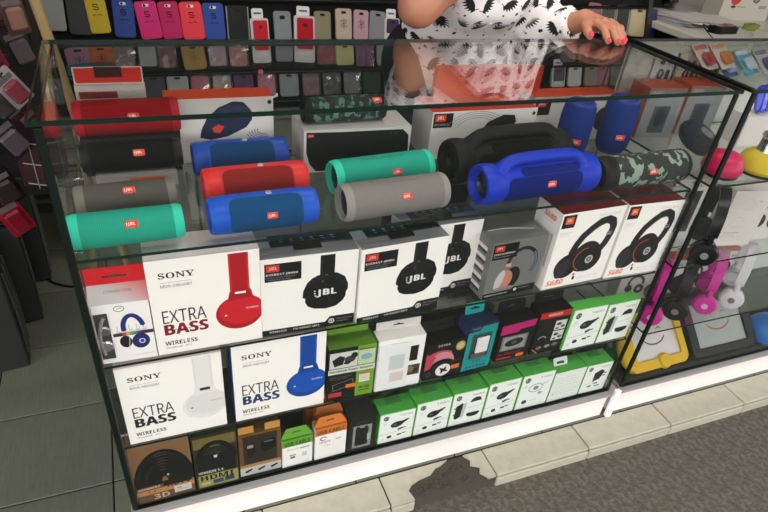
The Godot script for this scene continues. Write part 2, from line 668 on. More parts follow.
	struct("wall_right", box(Vector3(4.6, -0.3, back), Vector3(4.7, 2.8, 0.0)), plaster)
	struct("ceiling", box(Vector3(-1.6, 2.7, back - 0.1), Vector3(4.7, 2.8, 5.0)), M("#a9a69e", 0.9))  # unseen; overhang added far past the shop front to keep the pavement dim

func prism_flat(pl: PackedVector2Array, y0: float, y1: float) -> ArrayMesh:
	# outline given in (x, z), standing from y0 to y1
	var p := PackedVector2Array()
	for e in pl: p.append(Vector2(e.x, -e.y))
	var st := mk()
	prism_into(st, p, y1 - y0, Transform3D(Basis(Vector3.RIGHT, -PI / 2), Vector3(0, (y0 + y1) / 2, 0)))
	return done(st)

# pane with clear faces and dark green edges; thin axis 0, 1 or 2
func pane(lo: Vector3, hi: Vector3, axis: int, spec := 0.5) -> ArrayMesh:
	var faces: String = ["LR", "TU", "FB"][axis]
	var st := mk()
	box_faces(st, lo, hi, faces)
	var m := done(st, null, pane_mat("#16352b", 0.03, spec))
	st = mk()
	box_faces(st, lo, hi, ["FBTU", "FBLR", "LRTU"][axis])
	return done(st, m, M("#062019", 0.2))

func display_case(x0: float, x1: float, label: String, board: bool) -> void:
	var t := thing("display_case", label, "display case", Vector3(x0, FLOOR, 0))
	var f := -FLOOR      # case floor above the node
	var L := x1 - x0
	var white := M("#e9e1dc", 0.35)
	part(t, "plinth", cbox(Vector3(L + 0.02, f - 0.012, DEEP - 0.01), 0.002, Vector3(L / 2, (f - 0.012) / 2, -DEEP / 2 + 0.008)), white)
	part(t, "case_floor", box(Vector3(-0.008, f - 0.012, -DEEP), Vector3(L + 0.008, f, 0.016)), M("#8f8b88", 0.5))
	part(t, "floor_mat", box(Vector3(0.006, f, -DEEP + 0.004), Vector3(L - 0.006, f + 0.0006, -0.008)), M("#171918", 0.7))
	part(t, "floor_seal", box(Vector3(0.0, f, -0.007), Vector3(L, f + 0.004, 0.003)), M("#0d1210", 0.4))
	part(t, "front_pane", pane(Vector3(0.004, f + 0.004, -0.005), Vector3(L - 0.004, f + TOP - 0.004, 0.0), 2, 0.38))
	part(t, "side_pane", pane(Vector3(0.0, f, -DEEP), Vector3(0.005, f + TOP - 0.004, -0.006), 0))
	part(t, "side_pane", pane(Vector3(L - 0.005, f, -DEEP), Vector3(L, f + TOP - 0.004, -0.006), 0))
	part(t, "top_pane", pane(Vector3(-0.0125, f + TOP - 0.004, -DEEP), Vector3(L + (0.010 if not board else 0.0), f + TOP + 0.004, 0.004), 1))
	var seal := M("#08130f", 0.25)
	part(t, "corner_seal", cbox(Vector3(0.013, TOP - 0.006, 0.009), 0.002, Vector3(0.001, f + (TOP - 0.006) / 2, -0.002)), seal)
	part(t, "corner_seal", cbox(Vector3(0.011, TOP - 0.006, 0.009), 0.002, Vector3(L - 0.002, f + (TOP - 0.006) / 2, -0.002)), seal)
	if board:
		part(t, "edge_strip", cbox(Vector3(0.010, 0.010, DEEP + 0.004), 0.002, Vector3(-0.010, f + TOP + 0.001, -DEEP / 2)), M("#0a0b0b", 0.35))
		part(t, "plinth_corner", cbox(Vector3(0.020, f + 0.004, 0.016), 0.003, Vector3(-0.022, (f + 0.004) / 2, 0.012)), M("#f1ece8", 0.35))
		part(t, "back_board", box(Vector3(0.0, f, -DEEP - 0.008), Vector3(L, f + TOP - 0.006, -DEEP)), M("#cdd3c3", 0.6))
	for y in [S1, S2, S3]:
		part(t, "glass_shelf", pane(Vector3(0.008, f + y - 0.006, -DEEP + 0.03), Vector3(L - 0.008, f + y, -0.006), 1))
		for sx in [0.006, L - 0.006]:
			for z in [-0.05, -DEEP + 0.08]:
				part(t, "shelf_peg", lathe([Vector2(0, -0.009), Vector2(0.004, -0.009), Vector2(0.004, 0.009), Vector2(0, 0.009)], 10, "x"), M("#c8ccc9", 0.2, 1.0), Vector3(sx, f + y - 0.0105, z))

func cases() -> void:
	display_case(0.0, LEN, "glass display case with portable speakers on its upper shelf", false)
	display_case(LEN + 0.052, 2.80, "glass display case with a pale back board and pink headphones", true)

# ================================================================= speakers
func logo_tex() -> StandardMaterial3D:
	if not mats.has("jbl_logo"):
		var c := Canvas.new(24, 14, 6, "#d8402c")
		c.text(font(700), "JBL", 4.5, 3.2, 15, 7.6, "#f6efe8")
		c.text(font(700), "!", 2.2, 3.4, 1.6, 7.2, "#f6efe8")
		mats["jbl_logo"] = printed(c.im, 0.35)
	return mats["jbl_logo"]

func add_logo(t: Node3D, r: float, x: float, ang: float, w := 0.021) -> void:
	var o := part(t, "logo_plate", cbox(Vector3(w, w * 0.60, 0.003), 0.0008), logo_tex(), Vector3(x, r * sin(ang), r * cos(ang)), Vector3(-ang, 0, 0))
	o.set_meta("label", "red logo plate")

func ends(t: Node3D, r: float, len_: float, ring: Material, disc: Material, recess := 0.010) -> void:
	for s in [-1.0, 1.0]:
		var e: float = len_ / 2 * s
		var prof := [Vector2(r * 1.001, e - s * 0.016), Vector2(r * 1.005, e - s * 0.010), Vector2(r * 0.97, e - s * 0.004), Vector2(r * 0.90, e), Vector2(r * 0.82, e - s * 0.001), Vector2(r * 0.78, e - s * 0.004), Vector2(r * 0.76, e - s * (recess + 0.003))]
		if s < 0: prof.reverse()
		part(t, "end_ring", lathe(prof, 40, "x"), ring)
		var d := [Vector2(r * 0.77, e - s * (recess + 0.002)), Vector2(r * 0.62, e - s * (recess + 0.003)), Vector2(r * 0.55, e - s * recess), Vector2(r * 0.30, e - s * (recess - 0.002)), Vector2(0.0, e - s * (recess - 0.003))]
		if s < 0: d.reverse()
		part(t, "radiator", lathe(d, 32, "x"), disc)

# fabric cylinder lying on its side
func roll_speaker(label: String, c: Vector3, len_: float, r: float, yaw: float, cloth: Material, ring: Material, logo_at := 0.6, logo_x := 0.0, strip: Material = null) -> Node3D:
	var t := thing("portable_speaker", label, "speaker", c + Vector3(0, r * 1.005, 0), Vector3(0, yaw, 0), "portable speakers")
	var h := len_ / 2
	part(t, "body", lathe([Vector2(r * 0.985, -h + 0.015), Vector2(r, -h + 0.03), Vector2(r, h - 0.03), Vector2(r * 0.985, h - 0.015)], 48, "x"), cloth)
	ends(t, r, len_, ring, M("#17191a", 0.4))
	add_logo(t, r, logo_x, logo_at)
	if strip:
		part(t, "button_strip", patch(r + 0.0012, -h * 0.45, h * 0.40, 1.35, 1.62, 0.004), strip)
	return t

# smooth shell with a recessed grille on the front
func grille_speaker(label: String, c: Vector3, len_: float, r: float, yaw: float, shell: Material, grille: Material, rim: Material, logo: bool) -> Node3D:
	var t := thing("portable_speaker", label, "speaker", c + Vector3(0, r * 1.005, 0), Vector3(0, yaw, 0), "portable speakers")
	var h := len_ / 2
	part(t, "body", lathe([Vector2(r * 0.96, -h + 0.015), Vector2(r * 0.99, -h + 0.022), Vector2(r, -h + 0.04), Vector2(r, h - 0.04), Vector2(r * 0.99, h - 0.022), Vector2(r * 0.96, h - 0.015)], 48, "x"), shell)
	ends(t, r * 0.97, len_, shell, M("#1b2027", 0.4))
	part(t, "grille_frame", patch(r + 0.0012, -h * 0.70, h * 0.70, -0.75, 1.34, 0.018), rim)
	part(t, "grille", patch(r + 0.0020, -h * 0.67, h * 0.67, -0.70, 1.28, 0.016), grille)
	if logo: add_logo(t, r + 0.003, 0.008, 0.22, 0.019)
	part(t, "power_button", lathe([Vector2(0.006, 0), Vector2(0.005, 0.0015), Vector2(0, 0.0015)], 16), M("#c9d4dd", 0.3, 0.6), Vector3(0.01, r, 0))
	return t

# big one with a carry handle
func boom_speaker(label: String, c: Vector3, len_: float, r: float, yaw: float, shell: Material, grille: Material, disc: Material) -> Node3D:
	var rim := r * 1.06
	var t := thing("boombox_speaker", label, "speaker", c + Vector3(0, rim, 0), Vector3(0, yaw, 0), "boombox speakers")
	var h := len_ / 2
	part(t, "body", lathe([Vector2(r * 0.95, -h + 0.02), Vector2(r * 0.96, -h + 0.05), Vector2(r * 0.96, h - 0.05), Vector2(r * 0.95, h - 0.02)], 48, "x"), shell)
	for s in [-1.0, 1.0]:
		var e: float = h * s
		var prof := [Vector2(r * 0.95, e - s * 0.046), Vector2(r * 1.02, e - s * 0.036), Vector2(rim, e - s * 0.020), Vector2(rim * 0.99, e - s * 0.008), Vector2(rim * 0.93, e), Vector2(r * 0.86, e + s * 0.001), Vector2(r * 0.76, e - s * 0.004), Vector2(r * 0.70, e - s * 0.018)]
		if s < 0: prof.reverse()
		part(t, "end_rim", lathe(prof, 48, "x"), shell)
		var d := [Vector2(r * 0.71, e - s * 0.017), Vector2(r * 0.6, e - s * 0.014), Vector2(r * 0.52, e - s * 0.019), Vector2(r * 0.2, e - s * 0.012), Vector2(0, e - s * 0.010)]
		if s < 0: d.reverse()
		part(t, "radiator", lathe(d, 32, "x"), disc)
	part(t, "grille", patch(r * 0.96 + 0.0018, -h + 0.052, h - 0.052, -0.9, 0.62, 0.012), grille)
	var k := r / 0.042
	var pts := curve([Vector3(-h + 0.034, r * 0.45, 0.008), Vector3(-h + 0.048, r * 0.86, 0.006), Vector3(-h + 0.068, r * 1.14, 0.003), Vector3(-h + 0.095, r * 1.22, 0.002), Vector3(0, r * 1.24, 0.001), Vector3(h - 0.080, r * 1.22, 0.002), Vector3(h - 0.058, r * 1.12, 0.003), Vector3(h - 0.044, r * 0.86, 0.006), Vector3(h - 0.034, r * 0.45, 0.008)], 40)
	var rad := []
	for i in pts.size():
		rad.append(lerpf(0.022, 0.0145, smoothstep(0.0, 0.22, minf(i, pts.size() - 1 - i) / float(pts.size()))) * k)
	part(t, "handle", tube(pts, rad, 16, true, 0.9), shell)
	part(t, "handle_recess", patch(r * 0.96 + 0.0014, -h * 0.42, h * 0.62, 0.66, 1.15, 0.010), grille)
	add_logo(t, r * 0.96 + 0.003, 0.012, 0.12, 0.022)
	return t

# cloth cylinder standing on end
func tower_speaker(label: String, base: Vector3, hgt: float, r: float, yaw: float, cloth: Material, cap: Material) -> void:
	var t := thing("tower_speaker", label, "speaker", base, Vector3(0, yaw, 0), "upright blue speakers")
	part(t, "body", lathe([Vector2(r * 0.86, 0.010), Vector2(r * 0.94, 0.016), Vector2(r, 0.036), Vector2(r, hgt - 0.036), Vector2(r * 0.95, hgt - 0.016), Vector2(r * 0.88, hgt - 0.008)], 40), cloth)
	part(t, "foot", lathe([Vector2(0, 0), Vector2(r * 0.76, 0), Vector2(r * 0.82, 0.004), Vector2(r * 0.87, 0.012)], 40), cap)
	part(t, "top_cap", lathe([Vector2(r * 0.89, hgt - 0.010), Vector2(r * 0.84, hgt - 0.003), Vector2(r * 0.74, hgt), Vector2(r * 0.66, hgt - 0.004), Vector2(r * 0.4, hgt - 0.006), Vector2(0, hgt - 0.005)], 40), cap)
	var o := part(t, "logo_plate", cbox(Vector3(0.022, 0.0135, 0.003), 0.0008), logo_tex(), Vector3(0.004, hgt * 0.36, r), Vector3.ZERO)
	o.set_meta("label", "red logo plate")

func camo_mat(cols: Array, seed_: int) -> StandardMaterial3D:
	var im := Image.create(384, 256, false, Image.FORMAT_RGB8)
	var n := FastNoiseLite.new()
	n.seed = seed_
	n.frequency = 0.020
	n.fractal_octaves = 3
	for y in 256:
		for x in 384:
			var a := n.get_noise_3d(x * 0.85, y * 1.6, 0)
			var b := n.get_noise_3d(x * 0.85 + 300, y * 1.6, 50)
			var c: String = cols[0]
			if b > 0.16: c = cols[2]
			if a > 0.17: c = cols[1]
			if a < -0.30: c = cols[3]
			im.set_pixel(x, y, Color(c))
	var m := StandardMaterial3D.new()
	m.albedo_texture = tex(im)
	m.roughness = 0.85
	return m

func speakers() -> void:
	var teal := weave_mat("#30c2a2")
	var teal_ring := M("#2fc4a4", 0.5)
	roll_speaker("teal fabric speaker with closed ends in front of the dark grey one", Vector3(0.092, S1, -0.048), 0.180, 0.0302, 0.03, teal, teal_ring, 0.62, 0.006)
	roll_speaker("dark grey fabric speaker lying behind the teal one", Vector3(0.095, S1, -0.146), 0.170, 0.0315, 0.05, weave_mat("#66655c"), M("#6d6b60", 0.5), 0.95, 0.005)
	roll_speaker("black fabric speaker lying on a flat carton with an orange sticker", Vector3(0.114, S1 + 0.0255, -0.284), 0.186, 0.0285, 0.02, weave_mat("#101112"), M("#0d0e0f", 0.5), 0.55, 0.012)
	roll_speaker("red fabric speaker raised on a dark carton, highest of the left stack", Vector3(0.116, S1 + 0.077, -0.342), 0.195, 0.0340, 0.02, weave_mat("#a81722"), M("#a31420", 0.5), 0.35, 0.01)
	var bl := M("#1a54bc", 0.38)
	grille_speaker("blue shelled speaker with a red logo on its blue grille", Vector3(0.323, S1, -0.048), 0.196, 0.0352, 0.04, bl, weave_mat("#185a90"), M("#1c57b8", 0.4), true)
	grille_speaker("red shelled speaker with a darker red grille between two blue ones", Vector3(0.332, S1, -0.160), 0.202, 0.0360, 0.03, M("#cf2f2c", 0.38), weave_mat("#a02a29"), M("#c52d2b", 0.4), false)
	grille_speaker("dark blue shelled speaker lying behind the red one", Vector3(0.325, S1, -0.285), 0.196, 0.0360, 0.02, M("#173f93", 0.38), weave_mat("#154878"), M("#18469c", 0.4), false)
	roll_speaker("teal fabric speaker with an open end ring behind the light grey one", Vector3(0.598, S1, -0.160), 0.230, 0.0362, 0.10, teal, teal_ring, 0.35, 0.02, M("#1b8a70", 0.5))
	roll_speaker("light grey fabric speaker with an open end ring and red logo", Vector3(0.582, S1, -0.050), 0.226, 0.0365, 0.07, weave_mat("#9d9791"), M("#8d8983", 0.5), 0.42, 0.012, M("#77736d", 0.5))
	boom_speaker("royal blue boombox speaker with carry handle and open end rims", Vector3(0.916, S1, -0.054), 0.294, 0.0415, 0.05, M("#1231ae", 0.42), weave_mat("#0f2684"), M("#14181c", 0.25))
	boom_speaker("black boombox speaker with carry handle in front of a printed carton", Vector3(0.905, S1, -0.160), 0.312, 0.0475, 0.06, M("#0a0b0c", 0.65), weave_mat("#0c0d0e"), M("#0a0a0b", 0.3))
	tower_speaker("upright blue fabric speaker beside the black boombox", Vector3(1.142, S1, -0.236), 0.142, 0.0410, -0.5, weave_mat("#163a8e"), M("#122c78", 0.4))
	tower_speaker("upright blue fabric speaker behind the camouflage one", Vector3(1.284, S1, -0.246), 0.142, 0.0430, -0.45, weave_mat("#163a8e"), M("#122c78", 0.4))
	var camo := camo_mat(["#1e1f1c", "#7d9484", "#1b3226", "#2c2622"], 14)
	var n := roll_speaker("green and brown camouflage speaker with black ends", Vector3(1.207, S1, -0.056), 0.262, 0.0390, 0.03, camo, M("#101112", 0.6), 0.30, 0.005)
	part(n, "end_cap", lathe([Vector2(0.0385, -0.131 + 0.012), Vector2(0.0394, -0.131 + 0.018), Vector2(0.0394, -0.131 + 0.036), Vector2(0.0388, -0.131 + 0.038)], 40, "x"), M("#0f1011", 0.6))
	roll_speaker("dark camouflage speaker with teal patches on top of a grey carton", Vector3(0.555, S1 + 0.0965, -0.300), 0.186, 0.0275, 0.02, camo_mat(["#14201f", "#4a7468", "#1a3530", "#101616"], 33), M("#0e1414", 0.6), 0.9, 0.07)

# ================================================================= boxed goods
# Carton with its own print. "at" is the middle of the front bottom edge.
func carton(called: String, label: String, category: String, at: Vector3, w: float, h: float, d: float, yaw: float, front: Material, top: Material, side: Material, group := "", left: Material = null, lean := 0.0) -> Node3D:
	var t := thing(called, label, category, at, Vector3(-lean, yaw, 0), group)
	var lo := Vector3(-w / 2, 0, -d)
	var hi := Vector3(w / 2, h, 0)
	var st := mk()
	box_faces(st, lo, hi, "F")
	var m := done(st, null, front)
	st = mk(); box_faces(st, lo, hi, "T"); done(st, m, top)
	st = mk(); box_faces(st, lo, hi, "L"); done(st, m, left if left else side)
	st = mk(); box_faces(st, lo, hi, "RBU"); done(st, m, side)
	part(t, "carton", m)
	return t

func hang_tab(t: Node3D, w: float, h: float, at: Vector3, mat: Material, r := 0.004, lean := 0.0, slot_w := 0.024, slot_h := 0.007, yaw := 0.0) -> void:
	var slot := PackedVector2Array()
	var k := slot_w / 0.024
	for p in [[-12, -3], [12, -3], [12, 1], [4, 1], [2, 4], [-2, 4], [-4, 1], [-12, 1]]:
		slot.append(Vector2(p[0] * 0.001 * k, p[1] * 0.001 * slot_h / 0.007 + h * 0.5))
	var o := rrect(w, h, r, 4, Vector2(0, h / 2))
	part(t, "hang_tab", prism(holed(o, slot), 0.0012), mat, at, Vector3(-lean, yaw, 0))

func sony_front(variant: String) -> StandardMaterial3D:
	var c := Canvas.new(202, 218, 2.4, "#f4f1e8")
	var k := {"red": ["#c81e2c", "#a81420", "#7d1220", "#1a0d10"], "white": ["#dcdad4", "#e4e2dc", "#17181a", "#17181a"], "blue": ["#1050ac", "#0c4492", "#16325f", "#0f1420"]}[variant] as Array
	c.text(font(700, true), "SONY", 20, 28, 63, 12.5, "#16171a")
	c.rect(22, 49, 54, 0.9, "#8d8a86")
	c.text(font(400), "MDR-XB650BT", 22, 54, 56, 6.5, "#57555a")
	c.text(font(400), "EXTRA", 17, 113, 80, 30, "#221c22")
	for o in 4: c.text(font(700), "BASS", 17 + o * 0.5, 146 + (o % 2) * 0.5, 80, 25, k[2])
	c.rect(17, 160, 82, 0.8, k[3])
	c.text(font(700), "WIRELESS", 15, 187, 60, 10, "#1c1c20")
	c.text(font(400), "Bluetooth  NFC", 17, 201, 46, 4.5, "#5b6068")
	# headphone photograph
	c.rect(144, 4, 37, 90, k[1])
	c.rect(144, 4, 4, 90, k[0])
	c.rect(177, 4, 4, 90, k[0])
	c.ell(160, 142, 46, 41, k[1], -0.10)
	c.ell(164, 136, 43, 35, k[0], -0.10)
	c.poly([Vector2(143, 90), Vector2(183, 88), Vector2(188, 108), Vector2(138, 112)], k[1])
	c.rect(153, 92, 21, 6, "#efece6" if variant != "white" else "#2a2a2c")
	c.rect(153, 97, 21, 3, "#3a3436")
	c.ell(133, 146, 2.4, 1.8, "#f0e9e4" if variant != "white" else "#3a3a3c")
	c.text(font(700, true), "SONY", 172, 132, 26, 4.5, "#f0dcd8" if variant != "white" else "#9a9894")
	return printed(c.im, 0.4)

func jbl_front() -> StandardMaterial3D:
	var c := Canvas.new(196, 190, 2.4, "#f1efe6")
	var k := "#141517"
	c.rect(8, 12, 72, 42, k)
	c.rect(11, 15, 26, 16, "#c8372e")
	c.text(font(700), "JBL", 16, 19, 16, 8, "#e9b8ac")
	c.text(font(700), "EVEREST JB950", 11, 35, 62, 6, "#e6e3de")
	c.text(font(400), "Wireless Stereo Headphone", 11, 43, 56, 3, "#b5b3ae")
	c.text(font(400), "Bluetooth Headset", 15, 48, 44, 3, "#b5b3ae")
	c.rect(118, 5, 30, 50, k)
	c.rect(121, 5, 1.2, 48, "#33363a")
	c.poly([Vector2(114, 52), Vector2(152, 50), Vector2(170, 62), Vector2(178, 82), Vector2(178, 96), Vector2(174, 102), Vector2(174, 112), Vector2(168, 124), Vector2(154, 136), Vector2(132, 140), Vector2(108, 136), Vector2(94, 128), Vector2(88, 116), Vector2(89, 108), Vector2(83, 104), Vector2(84, 88), Vector2(92, 68), Vector2(102, 58)], k)
	c.arc(131, 96, 42, 40, 30, 150, 1.0, "#3b3e42")
	c.line([Vector2(128, 72), Vector2(142, 128)], 1.2, "#2f3236")
	c.ell(124, 68, 3, 4, "#3f4347")
	for o in 3: c.text(font(700), "JBL", 111 + o * 0.5, 88 + o * 0.3, 42, 19, "#e8e6e0")
	c.ell(108, 91, 2, 1.6, "#e8e6e0"); c.ell(108, 97, 2, 1.6, "#e8e6e0"); c.ell(109.5, 103, 2, 1.6, "#e8e6e0")
	c.line([Vector2(128, 53), Vector2(134, 53)], 1, "#9a9a96")
	c.poly([Vector2(0, 176), Vector2(132, 176), Vector2(142, 163), Vector2(196, 163), Vector2(196, 190), Vector2(0, 190)], k)
	c.text(font(700), "WIRELESS", 14, 180, 36, 5, "#cfccc6")
	c.text(font(700), "FM RADIO MP3", 64, 180, 56, 5, "#cfccc6")
	c.ell(146, 176, 6.5, 6.5, "#dfdcd6")
	c.ell(146, 176, 4.6, 4.6, k)
	c.text(font(700), "B", 144, 172, 4.4, 8, "#dfdcd6")
	c.text(font(400), "With Wireless", 157, 170, 34, 3.4, "#bdbab4")
	c.text(font(400), "Headphone", 157, 177, 26, 3.4, "#bdbab4")
	return printed(c.im, 0.38)

func small_headphone(c: Canvas, x: float, y: float, k: float, col, cup2, dot) -> void:
	# over-ear headphone seen from the side, about 60 k wide and 70 k high
	c.arc(x + 30 * k, y + 28 * k, 24 * k, 26 * k, -20, 200, 8 * k, col, -0.25)
	c.ell(x + 10 * k, y + 48 * k, 12 * k, 15 * k, cup2, -0.4)
	c.ell(x + 46 * k, y + 50 * k, 16 * k, 18 * k, col, -0.3)
	c.ell(x + 46 * k, y + 50 * k, 6 * k, 6 * k, dot)

func s680_front() -> StandardMaterial3D:
	var c := Canvas.new(190, 210, 2.4, "#f2efe7")
	c.rect(4, 5, 38, 34, "#181412")
	c.rect(13, 11, 23, 18, "#e2572f")
	c.text(font(700), "JBL", 17, 16, 15, 8, "#f3d7c6")
	c.text(font(400), "STEREO BASS", 112, 14, 64, 6, "#b1aca4")
	c.text(font(400), "HEADPHONES", 112, 23, 50, 4, "#bfbab2")
	c.text(font(400), "WIRELESS", 6, 50, 36, 4, "#b6b1aa")
	c.text(font(400), "EDITION", 6, 57, 28, 3.4, "#b6b1aa")
	# headphone photograph: a tilted band and two cups
	var band := []
	for p in [[64, 131], [62, 111], [69, 90], [82, 69], [103, 50], [124, 36], [145, 32], [161, 39], [168, 55], [166, 76], [159, 97], [147, 118]]:
		band.append(Vector2(p[0], p[1]))
	c.line(band, 21, "#191a1c")
	var band2 := []
	for p in [[76, 92], [89, 73], [108, 58], [127, 46], [143, 41], [154, 47]]: band2.append(Vector2(p[0], p[1]))
	c.line(band2, 2.0, "#4a4c4f")
	c.rect(153, 67, 16, 10, "#85878a")
	c.rect(156, 69, 12, 2, "#303234")
	c.ell(57, 150, 37, 34, "#151618", -0.5)
	c.ell(45, 155, 20, 29, "#2a2c2f", 0.3)
	c.ell(110, 131, 44, 44, "#1b1c1e", -0.5)
	c.arc(108, 138, 31, 31, 80, 250, 2.6, "#b4513a")
	c.ell(124, 141, 37, 35, "#17181a", -0.4)
	c.ell(124, 141, 12, 12, "#b5b5b2")
	c.ell(124, 141, 7, 7, "#45474a")
	c.text(font(700), "JBL", 120, 138, 9, 6, "#e0e0dc")
	c.text(font(700), "S680", 10, 187, 50, 15, "#dd5030", 0.15)
	c.rect(88, 186, 8, 10, "#1b1b1b")
	c.ell(90, 180, 4, 4, "#d9573a")
	c.text(font(400), "Foldable Portable Design", 104, 190, 66, 3.6, "#9d988f")
	c.text(font(400), "with microphone", 104, 196, 44, 3.2, "#aaa59c")
	return printed(c.im, 0.4)

func s680_side() -> StandardMaterial3D:
	var c := Canvas.new(90, 210, 1.6, "#eeebe3")
	c.text(font(700), "S680", 28, 16, 42, 14, "#dd5030", 0.15)
	c.text(font(400), "Headphones", 30, 34, 34, 4, "#d9825f")
	c.rect(70, 60, 6, 90, "#bdb8af")
	c.text(font(400), "www", 40, 190, 14, 5, "#a8a39a")
	return printed(c.im, 0.4)

func grey_front() -> StandardMaterial3D:
	var c := Canvas.new(148, 155, 2.4, "#6f706c")
	var n := FastNoiseLite.new()
	n.seed = 4; n.frequency = 0.35
	for y in c.Hh:
		for x in c.W:
			var v := n.get_noise_2d(x * 0.15, y * 2.5) * 0.05
			var b := c.im.get_pixel(x, y)
			c.im.set_pixel(x, y, Color(b.r + v, b.g + v, b.b + v))
	c.rect(3, 6, 68, 40, "#0f1011")
	c.rect(7, 10, 26, 15, "#b5312c")
	c.text(font(700), "JBL", 11, 13, 17, 8, "#e3b9ae")
	c.text(font(700), "STEREO HEADPHONE", 6, 29, 58, 5, "#cfcdc8")
	c.text(font(400), "Wireless Bluetooth", 6, 37, 46, 4, "#b5b3ae")
	c.arc(92, 68, 40, 42, -60, 165, 9, "#1d2026", -0.3)
	c.arc(92, 68, 40, 42, -60, 20, 6, "#5a6680", -0.3)
	c.rect(48, 62, 14, 10, "#c99a86")
	c.ell(70, 106, 24, 32, "#1c1c1e", 0.25)
	c.ell(50, 108, 24, 28, "#b97a66", 0.25)
	c.ell(38, 106, 11, 28, "#b9bab8", 0.25)
	c.ell(56, 132, 30, 5, "#8c7a72")
	c.poly([Vector2(0, 140), Vector2(78, 140), Vector2(86, 134), Vector2(148, 134), Vector2(148, 155), Vector2(0, 155)], "#131415")
	c.text(font(700), "WIRELESS FM RADIO MP3", 6, 145, 66, 4, "#c3c1bb")
	c.ell(92, 143, 4.5, 4.5, "#c9c7c1")
	c.text(font(400), "With Wireless", 100, 140, 36, 4, "#a5a39d")
	return printed(c.im, 0.22)

func grey_side() -> StandardMaterial3D:
	var c := Canvas.new(90, 155, 2.0, "#6f706c")
	for i in 5:
		var y := 22.0 + i * 26
		c.rect(14, y, 58, 10, "#d8cfd6")
		c.rect(14, y + 10, 58, 8, "#3c3d3a")
		c.ell(24, y + 6, 8, 6, "#a98a84")
	return printed(c.im, 0.22)

func belkin_front(kind: int) -> StandardMaterial3D:
	var c := Canvas.new(110, 122, 2.4, "#eaeee4")
	var k := "#1d1f1e"
	c.rect(0, 0, 110, 2.5, "#8fce7e"); c.rect(0, 0, 2.0, 122, "#8fce7e")
	c.ell(20, 20, 9, 9, "#4a4f4c")
	c.text(font(700), "2.1", 14, 17, 12, 6, "#cfd3cb")
	c.text(font(400), "belkin", 72, 12, 30, 8, "#5d6460")
	c.ell(66, 16, 2.2, 2.2, "#6aa53a")
	c.rect(12, 36, 10, 1.2, "#a8ada4"); c.rect(12, 41, 14, 1.2, "#a8ada4"); c.rect(12, 46, 11, 1.2, "#a8ada4")
	if kind == 0:   # car charger
		c.ell(56, 52, 20, 12, k, -0.15)
		c.poly([Vector2(66, 42), Vector2(86, 37), Vector2(90, 43), Vector2(70, 56)], k)
		c.rect(86, 36, 8, 5, "#3c403e")
		c.ell(50, 52, 6, 3.5, "#5b605c", -0.15)
		c.poly([Vector2(60, 72), Vector2(74, 68), Vector2(78, 74), Vector2(62, 79)], k)
		c.rect(76, 69, 11, 4, "#555a57")
		c.line([Vector2(3, 86), Vector2(60, 82), Vector2(108, 80)], 1.0, "#8a908a")
		c.ell(36, 100, 8, 6, "#2a2d2b")
		c.rect(60, 94, 14, 6, k); c.rect(76, 92, 12, 4, "#4a4f4c")
		c.rect(8, 104, 16, 1.2, "#a8ada4"); c.rect(8, 109, 12, 1.2, "#a8ada4")
	elif kind == 1:   # two-pin charger
		c.poly([Vector2(16, 50), Vector2(34, 40), Vector2(40, 44), Vector2(36, 92), Vector2(22, 100), Vector2(14, 92)], k)
		c.poly([Vector2(38, 44), Vector2(50, 42), Vector2(46, 92), Vector2(36, 96)], "#b4bcb8")
		c.rect(10, 54, 6, 4, k); c.rect(10, 78, 6, 4, k)
		c.poly([Vector2(60, 44), Vector2(66, 32), Vector2(80, 26), Vector2(94, 30), Vector2(98, 42)], k)
		c.ell(78, 88, 22, 12, k)
		c.rect(56, 74, 46, 9, "#eaeee4")
		c.line([Vector2(56, 64), Vector2(104, 60)], 1.0, "#8a908a")
	elif kind == 2:   # cable
		c.arc(56, 52, 24, 14, 0, 340, 3.5, "#9fb0b4")
		c.ell(56, 52, 10, 7, "#6f8c94")
		c.line([Vector2(70, 46), Vector2(96, 36)], 4, "#b9c4c4")
		c.ell(76, 74, 8, 5, "#9aa4a2")
		c.ell(28, 98, 9, 7, "#2e3231")
		c.rect(44, 96, 28, 1.4, "#a8ada4")
	elif kind == 3:   # text panel only
		c.im.fill(Color("#e2e6dc"))
		for i in 7: c.rect(12, 26 + i * 11, 70 + (i * 13) % 24, 1.3, "#b4b9b0")
		c.ell(14, 92, 3, 3, "#9aa096")
	else:   # black wall plug
		c.poly([Vector2(44, 40), Vector2(70, 28), Vector2(86, 38), Vector2(74, 70), Vector2(46, 78)], k)
		c.rect(84, 44, 14, 4, k); c.rect(80, 54, 14, 4, k)
		c.rect(30, 92, 18, 6, k); c.rect(56, 84, 16, 5, k); c.rect(62, 96, 22, 4, k)
		c.line([Vector2(10, 84), Vector2(56, 80)], 1.0, "#8a908a")
	return printed(c.im, 0.4)

